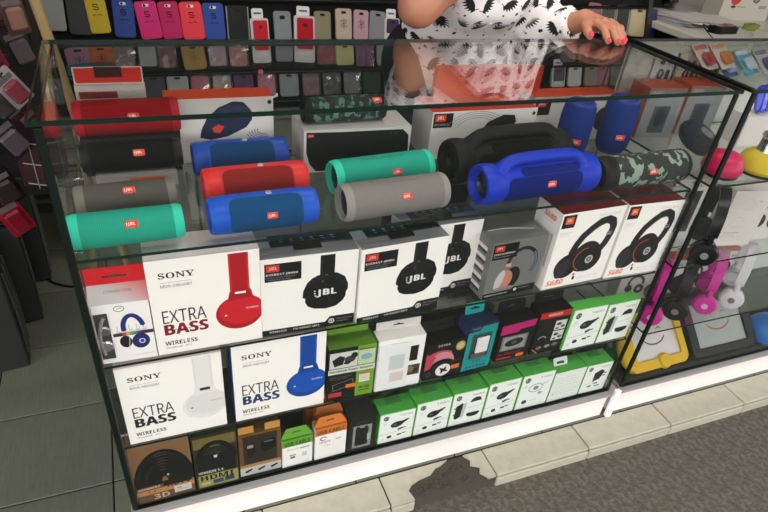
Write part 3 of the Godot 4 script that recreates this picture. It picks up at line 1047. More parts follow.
func shelf_two_cartons() -> void:
	var white := M("#ece8e0", 0.45)
	var pale := M("#c9c7c1", 0.35)
	# small boxed headphones with a window
	var c := Canvas.new(100, 137, 3.0, "#f0ede6")
	var n := FastNoiseLite.new()
	n.seed = 2
	c.arc(47, 12, 9, 6, 0, 360, 1.2, "#4e4a4a")
	c.text(font(400), "JVR", 42, 9, 10, 5, "#4e4a4a")
	var hx := 34.0
	for i in 24:
		var hh := 8.0 + absf(n.get_noise_1d(i * 40)) * 30
		c.rect(hx + i * 2.3, 74 - hh, 1.6, hh, "#bfbcba")
	c.rect(28, 68, 72, 8, "#3a2030")
	for i in 5: c.rect(44 + i * 7, 68, 7, 8, ["#b5483c", "#c7a33c", "#5a9a48", "#3f7a8a", "#6a3a4a"][i])
	c.arc(66, 62, 18, 32, 10, 175, 9, "#1d2a70", -0.08)
	c.ell(48, 90, 11, 14, "#16161c")
	c.ell(75, 92, 16, 18, "#1b2768", 0.2)
	c.ell(77, 93, 6, 6, "#c9ccd6")
	c.ell(77, 93, 3.6, 3.6, "#2a3470")
	c.line([Vector2(56, 78), Vector2(52, 108)], 1.5, "#d4d2ce")
	c.text(font(400), "STEREO HEADPHONES", 58, 124, 36, 3.0, "#9f9c98")
	var t := carton("headphone_carton", "small white headphone box with a red hang tab and window strip", "box", Vector3(0.056, S2, -0.014), 0.096, 0.137, 0.055, -0.03, printed(c.im, 0.4), M("#bdb9b6", 0.4), white, "boxed headphones")
	# sloping grey-to-red shoulder is printed card: grey lower part and red tab
	var st := mk()
	quad(st, Vector3(-0.05, 0.137, 0.0), Vector3(0.05, 0.137, 0.0), Vector3(0.05, 0.163, -0.026), Vector3(-0.05, 0.163, -0.026))
	tri(st, Vector3(-0.05, 0.137, 0), Vector3(-0.05, 0.163, -0.026), Vector3(-0.05, 0.137, -0.055))
	tri(st, Vector3(0.05, 0.137, 0), Vector3(0.05, 0.137, -0.055), Vector3(0.05, 0.163, -0.026))
	quad(st, Vector3(0.05, 0.137, -0.055), Vector3(-0.05, 0.137, -0.055), Vector3(-0.05, 0.163, -0.027), Vector3(0.05, 0.163, -0.027))
	var sc := Canvas.new(100, 38, 2, "#b9b4b1")
	for y in sc.Hh:
		for x in sc.W:
			var f := clampf((float(x) / sc.W - 0.45) * 1.1 + (0.6 - float(y) / sc.Hh) * 0.5, 0, 1)
			sc.im.set_pixel(x, y, Color("#b9b4b1").lerp(Color("#cf4a4e"), f * 0.8))
	sc.text(font(400), "CONNECTION", 26, 12, 46, 5, "#5a5658")
	part(t, "shoulder", done(st), printed(sc.im, 0.4))
	hang_tab(t, 0.100, 0.036, Vector3(0, 0.161, -0.0265), M("#cf1f26", 0.35), 0.003, 0.05, 0.046, 0.007)
	# window strip at the left with the headphones showing
	part(t, "window_recess", box(Vector3(-0.047, 0.012, 0.0002), Vector3(-0.024, 0.118, 0.0012)), M("#3d3d3e", 0.4))
	part(t, "boxed_headband", tube(curve([Vector3(-0.040, 0.026, 0.004), Vector3(-0.043, 0.060, 0.004), Vector3(-0.037, 0.096, 0.004), Vector3(-0.030, 0.112, 0.004)], 14), 0.0035, 8), M("#d2d3d4", 0.2, 0.8))
	part(t, "boxed_ear_cup", lathe([Vector2(0.010, -0.003), Vector2(0.012, 0.0), Vector2(0.010, 0.003), Vector2(0, 0.004)], 20, "z"), M("#b9babc", 0.25, 0.8), Vector3(-0.035, 0.044, 0.003))
	part(t, "boxed_ear_cup", lathe([Vector2(0.009, -0.003), Vector2(0.011, 0.0), Vector2(0.009, 0.003), Vector2(0, 0.004)], 20, "z"), M("#8d8e90", 0.25, 0.8), Vector3(-0.034, 0.080, 0.003))
	# the tall white boxes
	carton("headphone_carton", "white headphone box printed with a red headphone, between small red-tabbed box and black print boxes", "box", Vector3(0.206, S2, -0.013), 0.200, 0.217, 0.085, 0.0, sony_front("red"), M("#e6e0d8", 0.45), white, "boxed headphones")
	var jf := jbl_front()
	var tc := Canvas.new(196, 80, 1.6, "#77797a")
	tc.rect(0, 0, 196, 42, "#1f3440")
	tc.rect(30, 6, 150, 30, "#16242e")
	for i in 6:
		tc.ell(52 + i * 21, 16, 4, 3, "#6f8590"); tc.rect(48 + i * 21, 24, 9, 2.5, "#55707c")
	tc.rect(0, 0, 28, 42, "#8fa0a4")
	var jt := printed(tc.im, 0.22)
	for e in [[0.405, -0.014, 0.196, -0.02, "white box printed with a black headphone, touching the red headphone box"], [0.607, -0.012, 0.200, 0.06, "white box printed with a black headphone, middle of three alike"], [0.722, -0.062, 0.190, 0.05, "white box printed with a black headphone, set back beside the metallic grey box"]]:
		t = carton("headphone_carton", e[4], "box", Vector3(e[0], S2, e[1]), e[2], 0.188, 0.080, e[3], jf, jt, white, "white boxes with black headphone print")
		part(t, "hang_tab", cbox(Vector3(0.056, 0.0015, 0.022), 0.0006), M("#101112", 0.3), Vector3(0.0, 0.1905, -0.03), Vector3(0.1, 0, 0))
	var film := M("#93999a", 0.12)
	t = carton("headphone_carton", "metallic grey box with a rose gold headphone print and striped side", "box", Vector3(0.893, S2, -0.016), 0.148, 0.155, 0.095, 0.06, grey_front(), M("#6f706c", 0.15), M("#6f706c", 0.22), "boxed headphones", grey_side())
	part(t, "wrap_fold", tube(curve([Vector3(-0.06, 0.157, -0.05), Vector3(-0.01, 0.159, -0.045), Vector3(0.055, 0.157, -0.03)], 12), 0.0016, 6), film)
	var sf := s680_front()
	var ss := s680_side()
	carton("headphone_carton", "white box with an orange logo and black headphone print beside the metallic grey box", "box", Vector3(1.078, S2, -0.014), 0.188, 0.210, 0.090, 0.045, sf, M("#6d1518", 0.4), white, "white boxes with orange logo", ss)
	carton("headphone_carton", "white box with an orange logo and black headphone print, at the case end", "box", Vector3(1.2600, S2, -0.012), 0.168, 0.210, 0.090, -0.02, sf, M("#6d1518", 0.4), white, "white boxes with orange logo", ss)

func shelf_three_cartons() -> void:
	var white := M("#ece8e0", 0.45)
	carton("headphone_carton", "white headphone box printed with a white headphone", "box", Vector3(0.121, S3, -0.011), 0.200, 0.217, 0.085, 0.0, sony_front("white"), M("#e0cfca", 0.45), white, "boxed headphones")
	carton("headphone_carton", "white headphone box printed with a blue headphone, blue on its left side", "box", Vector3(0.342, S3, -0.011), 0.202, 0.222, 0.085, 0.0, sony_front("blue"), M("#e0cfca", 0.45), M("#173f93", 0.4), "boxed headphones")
	# notebook adapter box
	var c := Canvas.new(112, 160, 2.4, "#1a1b1a")
	c.rect(68, 0, 44, 160, "#6f9b2f")
	c.rect(2, 12, 66, 48, "#c9cbc4")
	c.poly([Vector2(8, 34), Vector2(26, 22), Vector2(38, 28), Vector2(34, 50), Vector2(14, 54)], "#1f2120")
	c.ell(50, 36, 13, 10, "#3a3d3b"); c.ell(60, 26, 8, 9, "#202221"); c.ell(44, 46, 8, 5, "#1a1c1b")
	c.rect(70, 14, 40, 44, "#b9c9a4")
	c.ell(90, 36, 14, 9, "#7aa6b8")
	c.text(font(700), "Universal", 72, 8, 34, 6, "#1c2410")
	c.rect(0, 62, 112, 16, "#cfd3c6")
	c.text(font(700), "Notebook Power Adapter", 3, 65, 106, 10, "#15180f")
	c.rect(2, 82, 64, 74, "#151615")
	c.text(font(400), "power supply", 6, 86, 50, 4, "#8c8f86"); c.text(font(400), "for laptop", 6, 92, 40, 4, "#8c8f86")
	c.line([Vector2(12, 112), Vector2(60, 100), Vector2(62, 118), Vector2(14, 132), Vector2(12, 112)], 1.2, "#8a8d86")
	c.rect(44, 116, 24, 12, "#d8702e"); c.rect(3, 138, 32, 14, "#b83240")
	c.rect(76, 88, 26, 28, "#d8dccf"); c.rect(76, 86, 26, 5, "#c2553a")
	for i in 4: c.rect(78, 94 + i * 5, 22, 1.2, "#b26a58")
	c.text(font(700), "90W 100W", 76, 130, 28, 8, "#17200c"); c.rect(76, 142, 28, 3, "#2c3a18")
	var t := carton("adapter_carton", "green and black notebook power adapter box with a green hang tab", "box", Vector3(0.508, S3, -0.012), 0.112, 0.160, 0.055, -0.03, printed(c.im, 0.35), M("#5f862a", 0.4), M("#20241c", 0.4), "")
	hang_tab(t, 0.100, 0.042, Vector3(0, 0.160, -0.050), M("#6f9b2f", 0.35), 0.002, 0.10, 0.030, 0.006)
	# plain white box with an inner sleeve
	c = Canvas.new(118, 160, 2.2, "#eceae4")
	c.rect(82, 30, 22, 48, "#151515"); c.rect(78, 92, 36, 34, "#4a3a2a")
	c.ell(90, 106, 9, 10, "#7d6a50"); c.ell(104, 112, 7, 9, "#2f2a22")
	t = carton("accessory_carton", "plain white box with a frosted front sleeve and euro slot", "box", Vector3(0.628, S3, -0.010), 0.118, 0.160, 0.040, -0.02, printed(c.im, 0.4), white, M("#bfbeb9", 0.45), "")
	var sl := Canvas.new(80, 145, 1.6, "#e2e3df")
	sl.rect(28, 34, 40, 46, "#c2c6c8"); sl.rect(34, 90, 36, 30, "#d0c4bf")
	part(t, "front_sleeve", cbox(Vector3(0.080, 0.146, 0.004), 0.001, Vector3(-0.018, 0.075, 0.0024)), printed(sl.im, 0.35))
	hang_tab(t, 0.112, 0.024, Vector3(0.002, 0.160, -0.037), M("#cfccc5", 0.4), 0.002, 0.05, 0.026, 0.006)
	# black and pink earphone box
	c = Canvas.new(110, 118, 2.6, "#121213")
	c.arc(40, 92, 58, 58, 60, 150, 16, "#b84456")
	c.ell(46, 66, 38, 34, "#c8808c"); c.ell(52, 86, 40, 30, "#121213")
	c.poly([Vector2(0, 30), Vector2(30, 44), Vector2(16, 80), Vector2(0, 86)], "#b5404f")
	c.ell(56, 94, 22, 20, "#e2dfdb"); c.poly([Vector2(44, 84), Vector2(56, 90), Vector2(66, 82), Vector2(64, 94), Vector2(72, 102), Vector2(58, 100), Vector2(50, 108), Vector2(50, 96)], "#1a1a1b")
	c.ell(96, 22, 14, 15, "#a8905a"); c.ell(96, 22, 9, 10, "#c3ae78")
	c.ell(14, 100, 8, 8, "#55503f"); c.ell(14, 100, 5, 5, "#1a1917")
	c.rect(80, 84, 24, 14, "#d1702e"); c.rect(76, 66, 30, 6, "#3c2c2a")
	c.text(font(700), "EXTRA", 30, 6, 34, 7, "#b9b7b2")
	t = carton("earphone_carton", "black earphone box printed with pink arcs and a gold badge", "box", Vector3(0.752, S3, -0.012), 0.106, 0.118, 0.050, 0.03, printed(c.im, 0.3), M("#0f0f10", 0.35), M("#131314", 0.35), "")
	hang_tab(t, 0.090, 0.030, Vector3(0, 0.118, -0.046), M("#111112", 0.3), 0.008, 0.25, 0.026, 0.006)
	# teal charger box with a window
	c = Canvas.new(86, 150, 2.6, "#1d8a86")
	c.poly([Vector2(0, 0), Vector2(86, 0), Vector2(86, 6), Vector2(40, 8), Vector2(34, 20), Vector2(0, 22)], "#1a2340")
	c.text(font(400), "CHARGER", 8, 8, 26, 6, "#7fb0bc")
	c.rect(14, 30, 60, 82, "#12585a")
	c.rect(17, 33, 54, 76, "#31403f")
	c.text(font(700), "2.1A", 30, 118, 26, 9, "#0f4f50")
	for i in 6: c.rect(12 + i * 11, 138, 7, 5, "#173a66")
	t = carton("charger_carton", "teal charger box with a clear window and rounded hang tab", "box", Vector3(0.850, S3, -0.016), 0.084, 0.150, 0.050, 0.06, printed(c.im, 0.35), M("#1c2746", 0.4), M("#22305e", 0.4), "")
	part(t, "white_charger", cbox(Vector3(0.036, 0.050, 0.006), 0.002, Vector3(0.004, 0.084, 0.0032)), M("#dcdad6", 0.3))
	part(t, "charger_plug", cbox(Vector3(0.044, 0.014, 0.006), 0.002, Vector3(-0.002, 0.050, 0.0032)), M("#5d4a4a", 0.3))
	hang_tab(t, 0.056, 0.034, Vector3(-0.004, 0.150, -0.045), M("#1f9490", 0.35), 0.006, 0.1, 0.026, 0.008)
	# black box, pink band
	c = Canvas.new(110, 128, 2.4, "#141314")
	c.poly([Vector2(0, 6), Vector2(110, 0), Vector2(110, 22), Vector2(62, 26), Vector2(58, 34), Vector2(0, 36)], "#b01f66")
	c.rect(10, 44, 84, 50, "#6e6f6c"); c.rect(16, 48, 72, 42, "#8f918d")
	c.ell(52, 68, 30, 13, "#1b1c1d", -0.1); c.ell(52, 68, 8, 6, "#46505a")
	c.text(font(700), "Car Bluetooth", 8, 100, 74, 10, "#8c2a3c")
	c.rect(6, 118, 50, 4, "#c23a3a"); c.rect(70, 112, 26, 12, "#d4662c")
	t = carton("car_kit_carton", "black box with a magenta band and silver window", "box", Vector3(0.962, S3, -0.022), 0.104, 0.128, 0.050, 0.02, printed(c.im, 0.3), M("#131214", 0.35), M("#131214", 0.35), "")
	hang_tab(t, 0.084, 0.034, Vector3(0, 0.128, -0.046), M("#121113", 0.3), 0.010, 0.15, 0.028, 0.007)
	# black box, red band
	c = Canvas.new(98, 142, 2.4, "#131313")
	c.rect(0, 0, 98, 20, "#b02326"); c.text(font(700), "WIRELESS", 24, 6, 44, 8, "#e9c9c4")
	for i in 2:
		c.rect(56, 34 + i * 36, 36, 32, "#cfcfca")
		c.ell(68, 46 + i * 36, 8, 5, "#3b3c3d"); c.ell(82, 56 + i * 36, 7, 5, "#5a5c5d"); c.rect(60, 58 + i * 36, 10, 5, "#2a2a2b")
	c.arc(26, 92, 12, 10, 10, 170, 3, "#9fa09d"); c.ell(24, 122, 9, 6, "#6f706e"); c.ell(50, 120, 9, 6, "#8b8c89"); c.ell(74, 118, 9, 6, "#6f706e")
	c.line([Vector2(4, 124), Vector2(22, 140)], 4, "#c2494a")
	t = carton("earphone_carton", "black box with a red band and small white picture squares", "box", Vector3(1.070, S3, -0.020), 0.098, 0.142, 0.050, 0.0, printed(c.im, 0.3), M("#111111", 0.35), M("#131313", 0.35), "")
	hang_tab(t, 0.090, 0.030, Vector3(0, 0.142, -0.046), M("#121212", 0.3), 0.003, 0.1, 0.030, 0.006)
	# two white boxes with green tops
	var green := M("#5cc453", 0.4)
	carton("charger_carton", "white charger box with green top and side, printed black car plug, beside black boxes", "box", Vector3(1.174, S3, -0.012), 0.110, 0.140, 0.036, 0.0, belkin_front(0), green, green, "white and green charger boxes")
	carton("charger_carton", "white charger box with green top, printed with grey chargers, at shelf end", "box", Vector3(1.288, S3, -0.013), 0.108, 0.136, 0.036, 0.02, belkin_front(1), green, green, "white and green charger boxes")
	# pale flat boxes further back
	for e in [[1.10, 0.20, 0.045, -0.20, 0.1, "pale grey flat carton lying behind the green topped boxes"], [1.25, 0.14, 0.120, -0.24, -0.25, "pale grey upright carton at the back of the lower shelf"]]:
		carton("plain_carton", e[5], "box", Vector3(e[0], S3, e[3]), e[1], e[2], 0.10, e[4], M("#a7a59b", 0.5), M("#a7a59b", 0.5), M("#a7a59b", 0.5))
	carton("plain_carton", "dark grey long carton lying behind the teal charger box", "box", Vector3(0.80, S3, -0.17), 0.34, 0.050, 0.13, -0.03, M("#3a3a35", 0.5), M("#3a3a35", 0.5), M("#3a3a35", 0.5))

func base_cartons() -> void:
	# cable boxes with windows
	var c := Canvas.new(132, 205, 2.4, "#7d6248")
	c.rect(4, 6, 124, 150, "#7b5b3b")
	for i in 9: c.arc(68, 142, 64 - i * 5.8, 112 - i * 10, -5, 185, 9 if i < 8 else 20, ["#131313", "#1c1c1c", "#101010"][i % 3])
	c.rect(14, 138, 112, 20, "#151413")
	c.ell(76, 118, 3, 3, "#b9b7b2")
	c.rect(0, 146, 62, 14, "#5a3a28"); c.text(font(700), "ADVANCED", 4, 149, 50, 7, "#d9c7b0")
	c.rect(0, 160, 132, 16, "#b07a48"); c.text(font(700), "HDTV", 70, 148, 54, 16, "#191512"); c.text(font(700), "1.4", 24, 163, 20, 9, "#6b4a2c")
	c.rect(0, 176, 132, 29, "#5e4330"); c.text(font(700), "3D", 36, 180, 36, 18, "#b9a58a")
	c.rect(84, 168, 40, 24, "#bfc1bd"); c.rect(90, 174, 12, 4, "#7a7c7a"); c.rect(90, 182, 26, 2, "#8d8f8c")
	var t := carton("cable_carton", "brown cable box printed HDTV and 3D with a coiled black cable", "box", Vector3(0.072, 0.0, -0.010), 0.126, 0.198, 0.050, 0.02, printed(c.im, 0.2), M("#7d6248", 0.4), M("#7d6248", 0.4), "boxed cables")
	c = Canvas.new(100, 185, 2.4, "#2a2818")
	c.rect(2, 10, 96, 34, "#6a6034")
	c.arc(50, 92, 40, 60, 0, 180, 14, "#141414"); c.arc(50, 92, 28, 44, 0, 180, 10, "#1d1d1c"); c.rect(6, 70, 88, 66, "#171716")
	c.poly([Vector2(44, 76), Vector2(54, 74), Vector2(52, 84), Vector2(47, 84)], "#c9c6be")
	c.text(font(700), "VERSION 1.4", 6, 126, 58, 9, "#d8d4c6")
	c.rect(4, 140, 94, 45, "#8f8c50"); c.text(font(700), "HDMI", 10, 143, 78, 17, "#131309")
	c.rect(38, 163, 24, 14, "#33425e"); c.rect(66, 160, 22, 16, "#2a3752"); c.rect(10, 166, 22, 10, "#aaa77a")
	t = carton("cable_carton", "black and yellow cable box printed HDMI", "box", Vector3(0.189, 0.0, -0.012), 0.098, 0.186, 0.050, 0.0, printed(c.im, 0.18), M("#2a2818", 0.3), M("#2a2818", 0.4), "boxed cables")
	hang_tab(t, 0.096, 0.020, Vector3(0, 0.184, -0.012), M("#17170f", 0.3), 0.002, 0.1, 0.024, 0.006)
	c = Canvas.new(102, 168, 2.4, "#4a3620")
	c.rect(0, 0, 102, 120, "#6a4a26"); c.rect(10, 8, 82, 116, "#2c2620")
	c.poly([Vector2(18, 44), Vector2(34, 40), Vector2(38, 70), Vector2(30, 92), Vector2(22, 90)], "#141414"); c.rect(20, 44, 14, 12, "#8f8b84")
	c.poly([Vector2(54, 38), Vector2(88, 32), Vector2(90, 70), Vector2(60, 84), Vector2(50, 62)], "#121212"); c.rect(60, 40, 22, 5, "#6d6a64")
	c.rect(0, 122, 102, 12, "#a97a42"); c.rect(0, 134, 102, 34, "#b9bab6")
	for i in 3: c.poly([Vector2(10 + i * 32, 150), Vector2(28 + i * 32, 142), Vector2(30 + i * 32, 148), Vector2(14 + i * 32, 158)], "#1f2021")
	t = carton("cable_carton", "orange card cable pack with black plugs behind a clear window", "box", Vector3(0.292, 0.0, -0.016), 0.100, 0.150, 0.050, 0.0, printed(c.im, 0.15), M("#6a4a26", 0.4), M("#6a4a26", 0.4), "boxed cables")
	for s in [-1.0, 1.0]:
		part(t, "card_ear", cbox(Vector3(0.036, 0.024, 0.0016), 0.0005, Vector3(s * 0.031, 0.161, -0.004)), M("#c08a45", 0.45))
	# usb cable boxes with a roof-shaped top
	for e in [["#5f9c2e", "#4d8424", "green and white box printed USB CABLE with a peaked tab", 0.382, 0.076, 0.075, "#3c6a1c"], ["#c8712c", "#b5632a", "orange and white box printed USB CABLE with a peaked tab", 0.467, 0.082, 0.090, "#8a4a1e"]]:
		var w: float = e[4]
		var h: float = e[5]
		c = Canvas.new(w * 1000, h * 1000 + 26, 3.0, "#efede6")
		c.rect(0, 0, w * 1000, 26, e[0])
		c.text(font(700), "USB CABLE", 6, 9, w * 1000 - 12, 13, "#10160a" if e[0] == "#5f9c2e" else "#1e0f05")
		if e[0] == "#5f9c2e":
			c.text(font(400), "Micro USB", 12, 34, 28, 6, "#c7685a"); c.rect(44, 36, 24, 5, "#9b9b96")
			c.rect(18, 58, 16, 3, "#2a2a2a"); c.rect(20, 64, 12, 8, "#6a6a66"); c.rect(50, 56, 12, 16, "#c9c8c2")
		else:
			c.arc(22, 40, 8, 6, 20, 300, 3, "#2c4a94"); c.text(font(700), "HUAYI", 12, 50, 28, 7, "#c23c3c")
			c.text(font(400), "3.5 mm", 24, 64, 16, 7, "#b9a25a"); c.rect(54, 48, 14, 5, "#c2b48a")
		t = carton("cable_carton", e[2], "box", Vector3(e[3], 0.0, -0.012), w, h + 0.026, 0.030, 0.02, printed(c.im, 0.4), M(e[1], 0.4), M("#cfccc4", 0.45), "boxed cables")
		var roof := PackedVector2Array([Vector2(-w / 2, 0), Vector2(w / 2, 0), Vector2(w / 2, 0.004), Vector2(w / 2 - 0.014, 0.026), Vector2(-w / 2 + 0.014, 0.026), Vector2(-w / 2, 0.004)])
		part(t, "peaked_tab", prism(roof, 0.0014), M(e[0], 0.4), Vector3(0, h + 0.026, -0.006), Vector3(-0.35, 0, 0))
		part(t, "tab_slot", cbox(Vector3(0.020, 0.004, 0.0008), 0.0002), M(e[6], 0.6), Vector3(0, h + 0.040, -0.0095), Vector3(-0.35, 0, 0))
	# folded orange cartons behind them
	for e in [[0.458, -0.086, 0.155, 0.04, "taller orange tabbed cable box behind the orange and white one"], [0.474, -0.054, 0.138, -0.08, "shorter orange tabbed cable box behind the orange and white one"]]:
		t = thing("cable_carton", e[4], "box", Vector3(e[0], 0, e[1]), Vector3(0, e[3], 0), "orange cable boxes behind")
		part(t, "carton", box(Vector3(-0.036, 0, -0.026), Vector3(0.036, e[2] - 0.02, 0)), M("#a85a28", 0.45))
		part(t, "peaked_tab", prism(PackedVector2Array([Vector2(-0.036, 0), Vector2(0.036, 0), Vector2(0.026, 0.024), Vector2(-0.026, 0.024)]), 0.0014), M("#bb6a2e", 0.45), Vector3(0, e[2] - 0.02, -0.002), Vector3(-0.5, 0, 0))
	# dark phone box
	c = Canvas.new(66, 118, 3.0, "#1c1c1b")
	c.rect(12, 26, 46, 84, "#8b8d8a"); c.rect(18, 36, 32, 66, "#161617"); c.rect(20, 30, 8, 10, "#1c1c1d"); c.rect(40, 30, 8, 8, "#2a2b2c")
	c.rect(48, 60, 8, 26, "#a9aba8"); c.text(font(400), "smart", 24, 10, 22, 6, "#55544f")
	carton("phone_carton", "dark box with a printed grey phone between orange and green boxes", "box", Vector3(0.549, 0.0, -0.012), 0.072, 0.118, 0.110, -0.02, printed(c.im, 0.35), M("#2a2a28", 0.4), M("#1d1d1c", 0.4))
	# row of white and green charger boxes
	var green := M("#4fae48", 0.4)
	var gside := M("#55c04c", 0.4)
	var fr := [belkin_front(0), belkin_front(1), belkin_front(2), belkin_front(3), belkin_front(4)]
	var row := [[0.646, 0.100, 0.113, 0, "white and green charger box, car plug print, next to the dark phone box"], [0.750, 0.104, 0.124, 0, "white and green charger box, car plug print, second from the dark phone box"], [0.856, 0.104, 0.128, 1, "white charger box with green top printed with a two-pin charger"], [0.963, 0.104, 0.136, 0, "white and green charger box, car plug print, next to the pale cable print box"], [1.073, 0.108, 0.136, 2, "white charger box with green top printed with a pale cable"], [1.186, 0.112, 0.117, 3, "white charger box with green top showing its plain text side"], [1.291, 0.094, 0.117, 4, "white charger box with green top printed with a black wall plug"]]
	var ri := 0
	for e in row:
		var t2 := carton("charger_carton", e[4], "box", Vector3(e[0], 0.0, -0.011), e[1] - 0.002, e[2], 0.056, 0.012 if ri % 2 else -0.008, fr[e[3]], green, gside, "white and green charger boxes")
		if e[3] != 3:
			part(t2, "folded_tab", cbox(Vector3(0.042, 0.0015, 0.022), 0.0005, Vector3(0, e[2] + 0.001, -0.040)), M("#4a8f46", 0.4), Vector3.ZERO)
		else:
			part(t2, "white_tab", prism(holed(rrect(0.048, 0.024, 0.005, 4, Vector2(0, 0.012)), rrect(0.028, 0.008, 0.003, 3, Vector2(0, 0.009))), 0.0014), M("#d9dcd6", 0.4), Vector3(-0.02, e[2], -0.028), Vector3(-0.5, 0, 0))
		ri += 1
	for e in [[0.775, -0.115, 0.105, 0.128, 0.12, "green topped charger box behind the two-pin charger box"], [1.035, -0.120, 0.110, 0.140, 0.10, "green topped charger box behind the pale cable print box"], [1.150, -0.130, 0.105, 0.138, -0.06, "green topped charger box behind the plain text box"]]:
		var t3 := carton("charger_carton", e[5], "box", Vector3(e[0], 0, e[1]), e[2], e[3], 0.075, e[4], fr[3], green, gside, "white and green charger boxes")
		part(t3, "folded_tab", cbox(Vector3(0.046, 0.0015, 0.024), 0.0005, Vector3(0, e[3] + 0.001, -0.036)), M("#4a8f46", 0.4))
	# long blister packs lying over them
	var cols := ["#3a3550", "#27406a", "#2d2a3c", "#355f86"]
	var spots := [[0.90, 0.012, -0.16, 0.5, 0.24, "dark purple striped pack lying behind the charger boxes"], [0.98, 0.030, -0.20, 0.35, 0.24, "navy pack lying at the back of the case floor"], [1.21, 0.141, -0.11, -0.12, 0.24, "blue and red striped pack lying across the green box tops"], [0.66, 0.012, -0.16, 0.35, 0.22, "clear grey plastic pack lying behind the car plug boxes"]]
	for i in 4:
		var s: Array = spots[i]
		var tt := thing("blister_pack", s[5], "package", Vector3(s[0], s[1], s[2]), Vector3(0.0, s[3], 0), "packs lying on the case floor")
		part(tt, "card", cbox(Vector3(s[4], 0.006, 0.050), 0.001, Vector3(0, 0.003, 0)), M(cols[i] if i < 3 else "#6f7472", 0.3))
		part(tt, "stripe", cbox(Vector3(s[4] * 0.7, 0.003, 0.012), 0.001, Vector3(0.01, 0.0072, 0.006)), M(["#a9a4b4", "#8fb3cf", "#b0585e", "#c9cdc9"][i], 0.3))

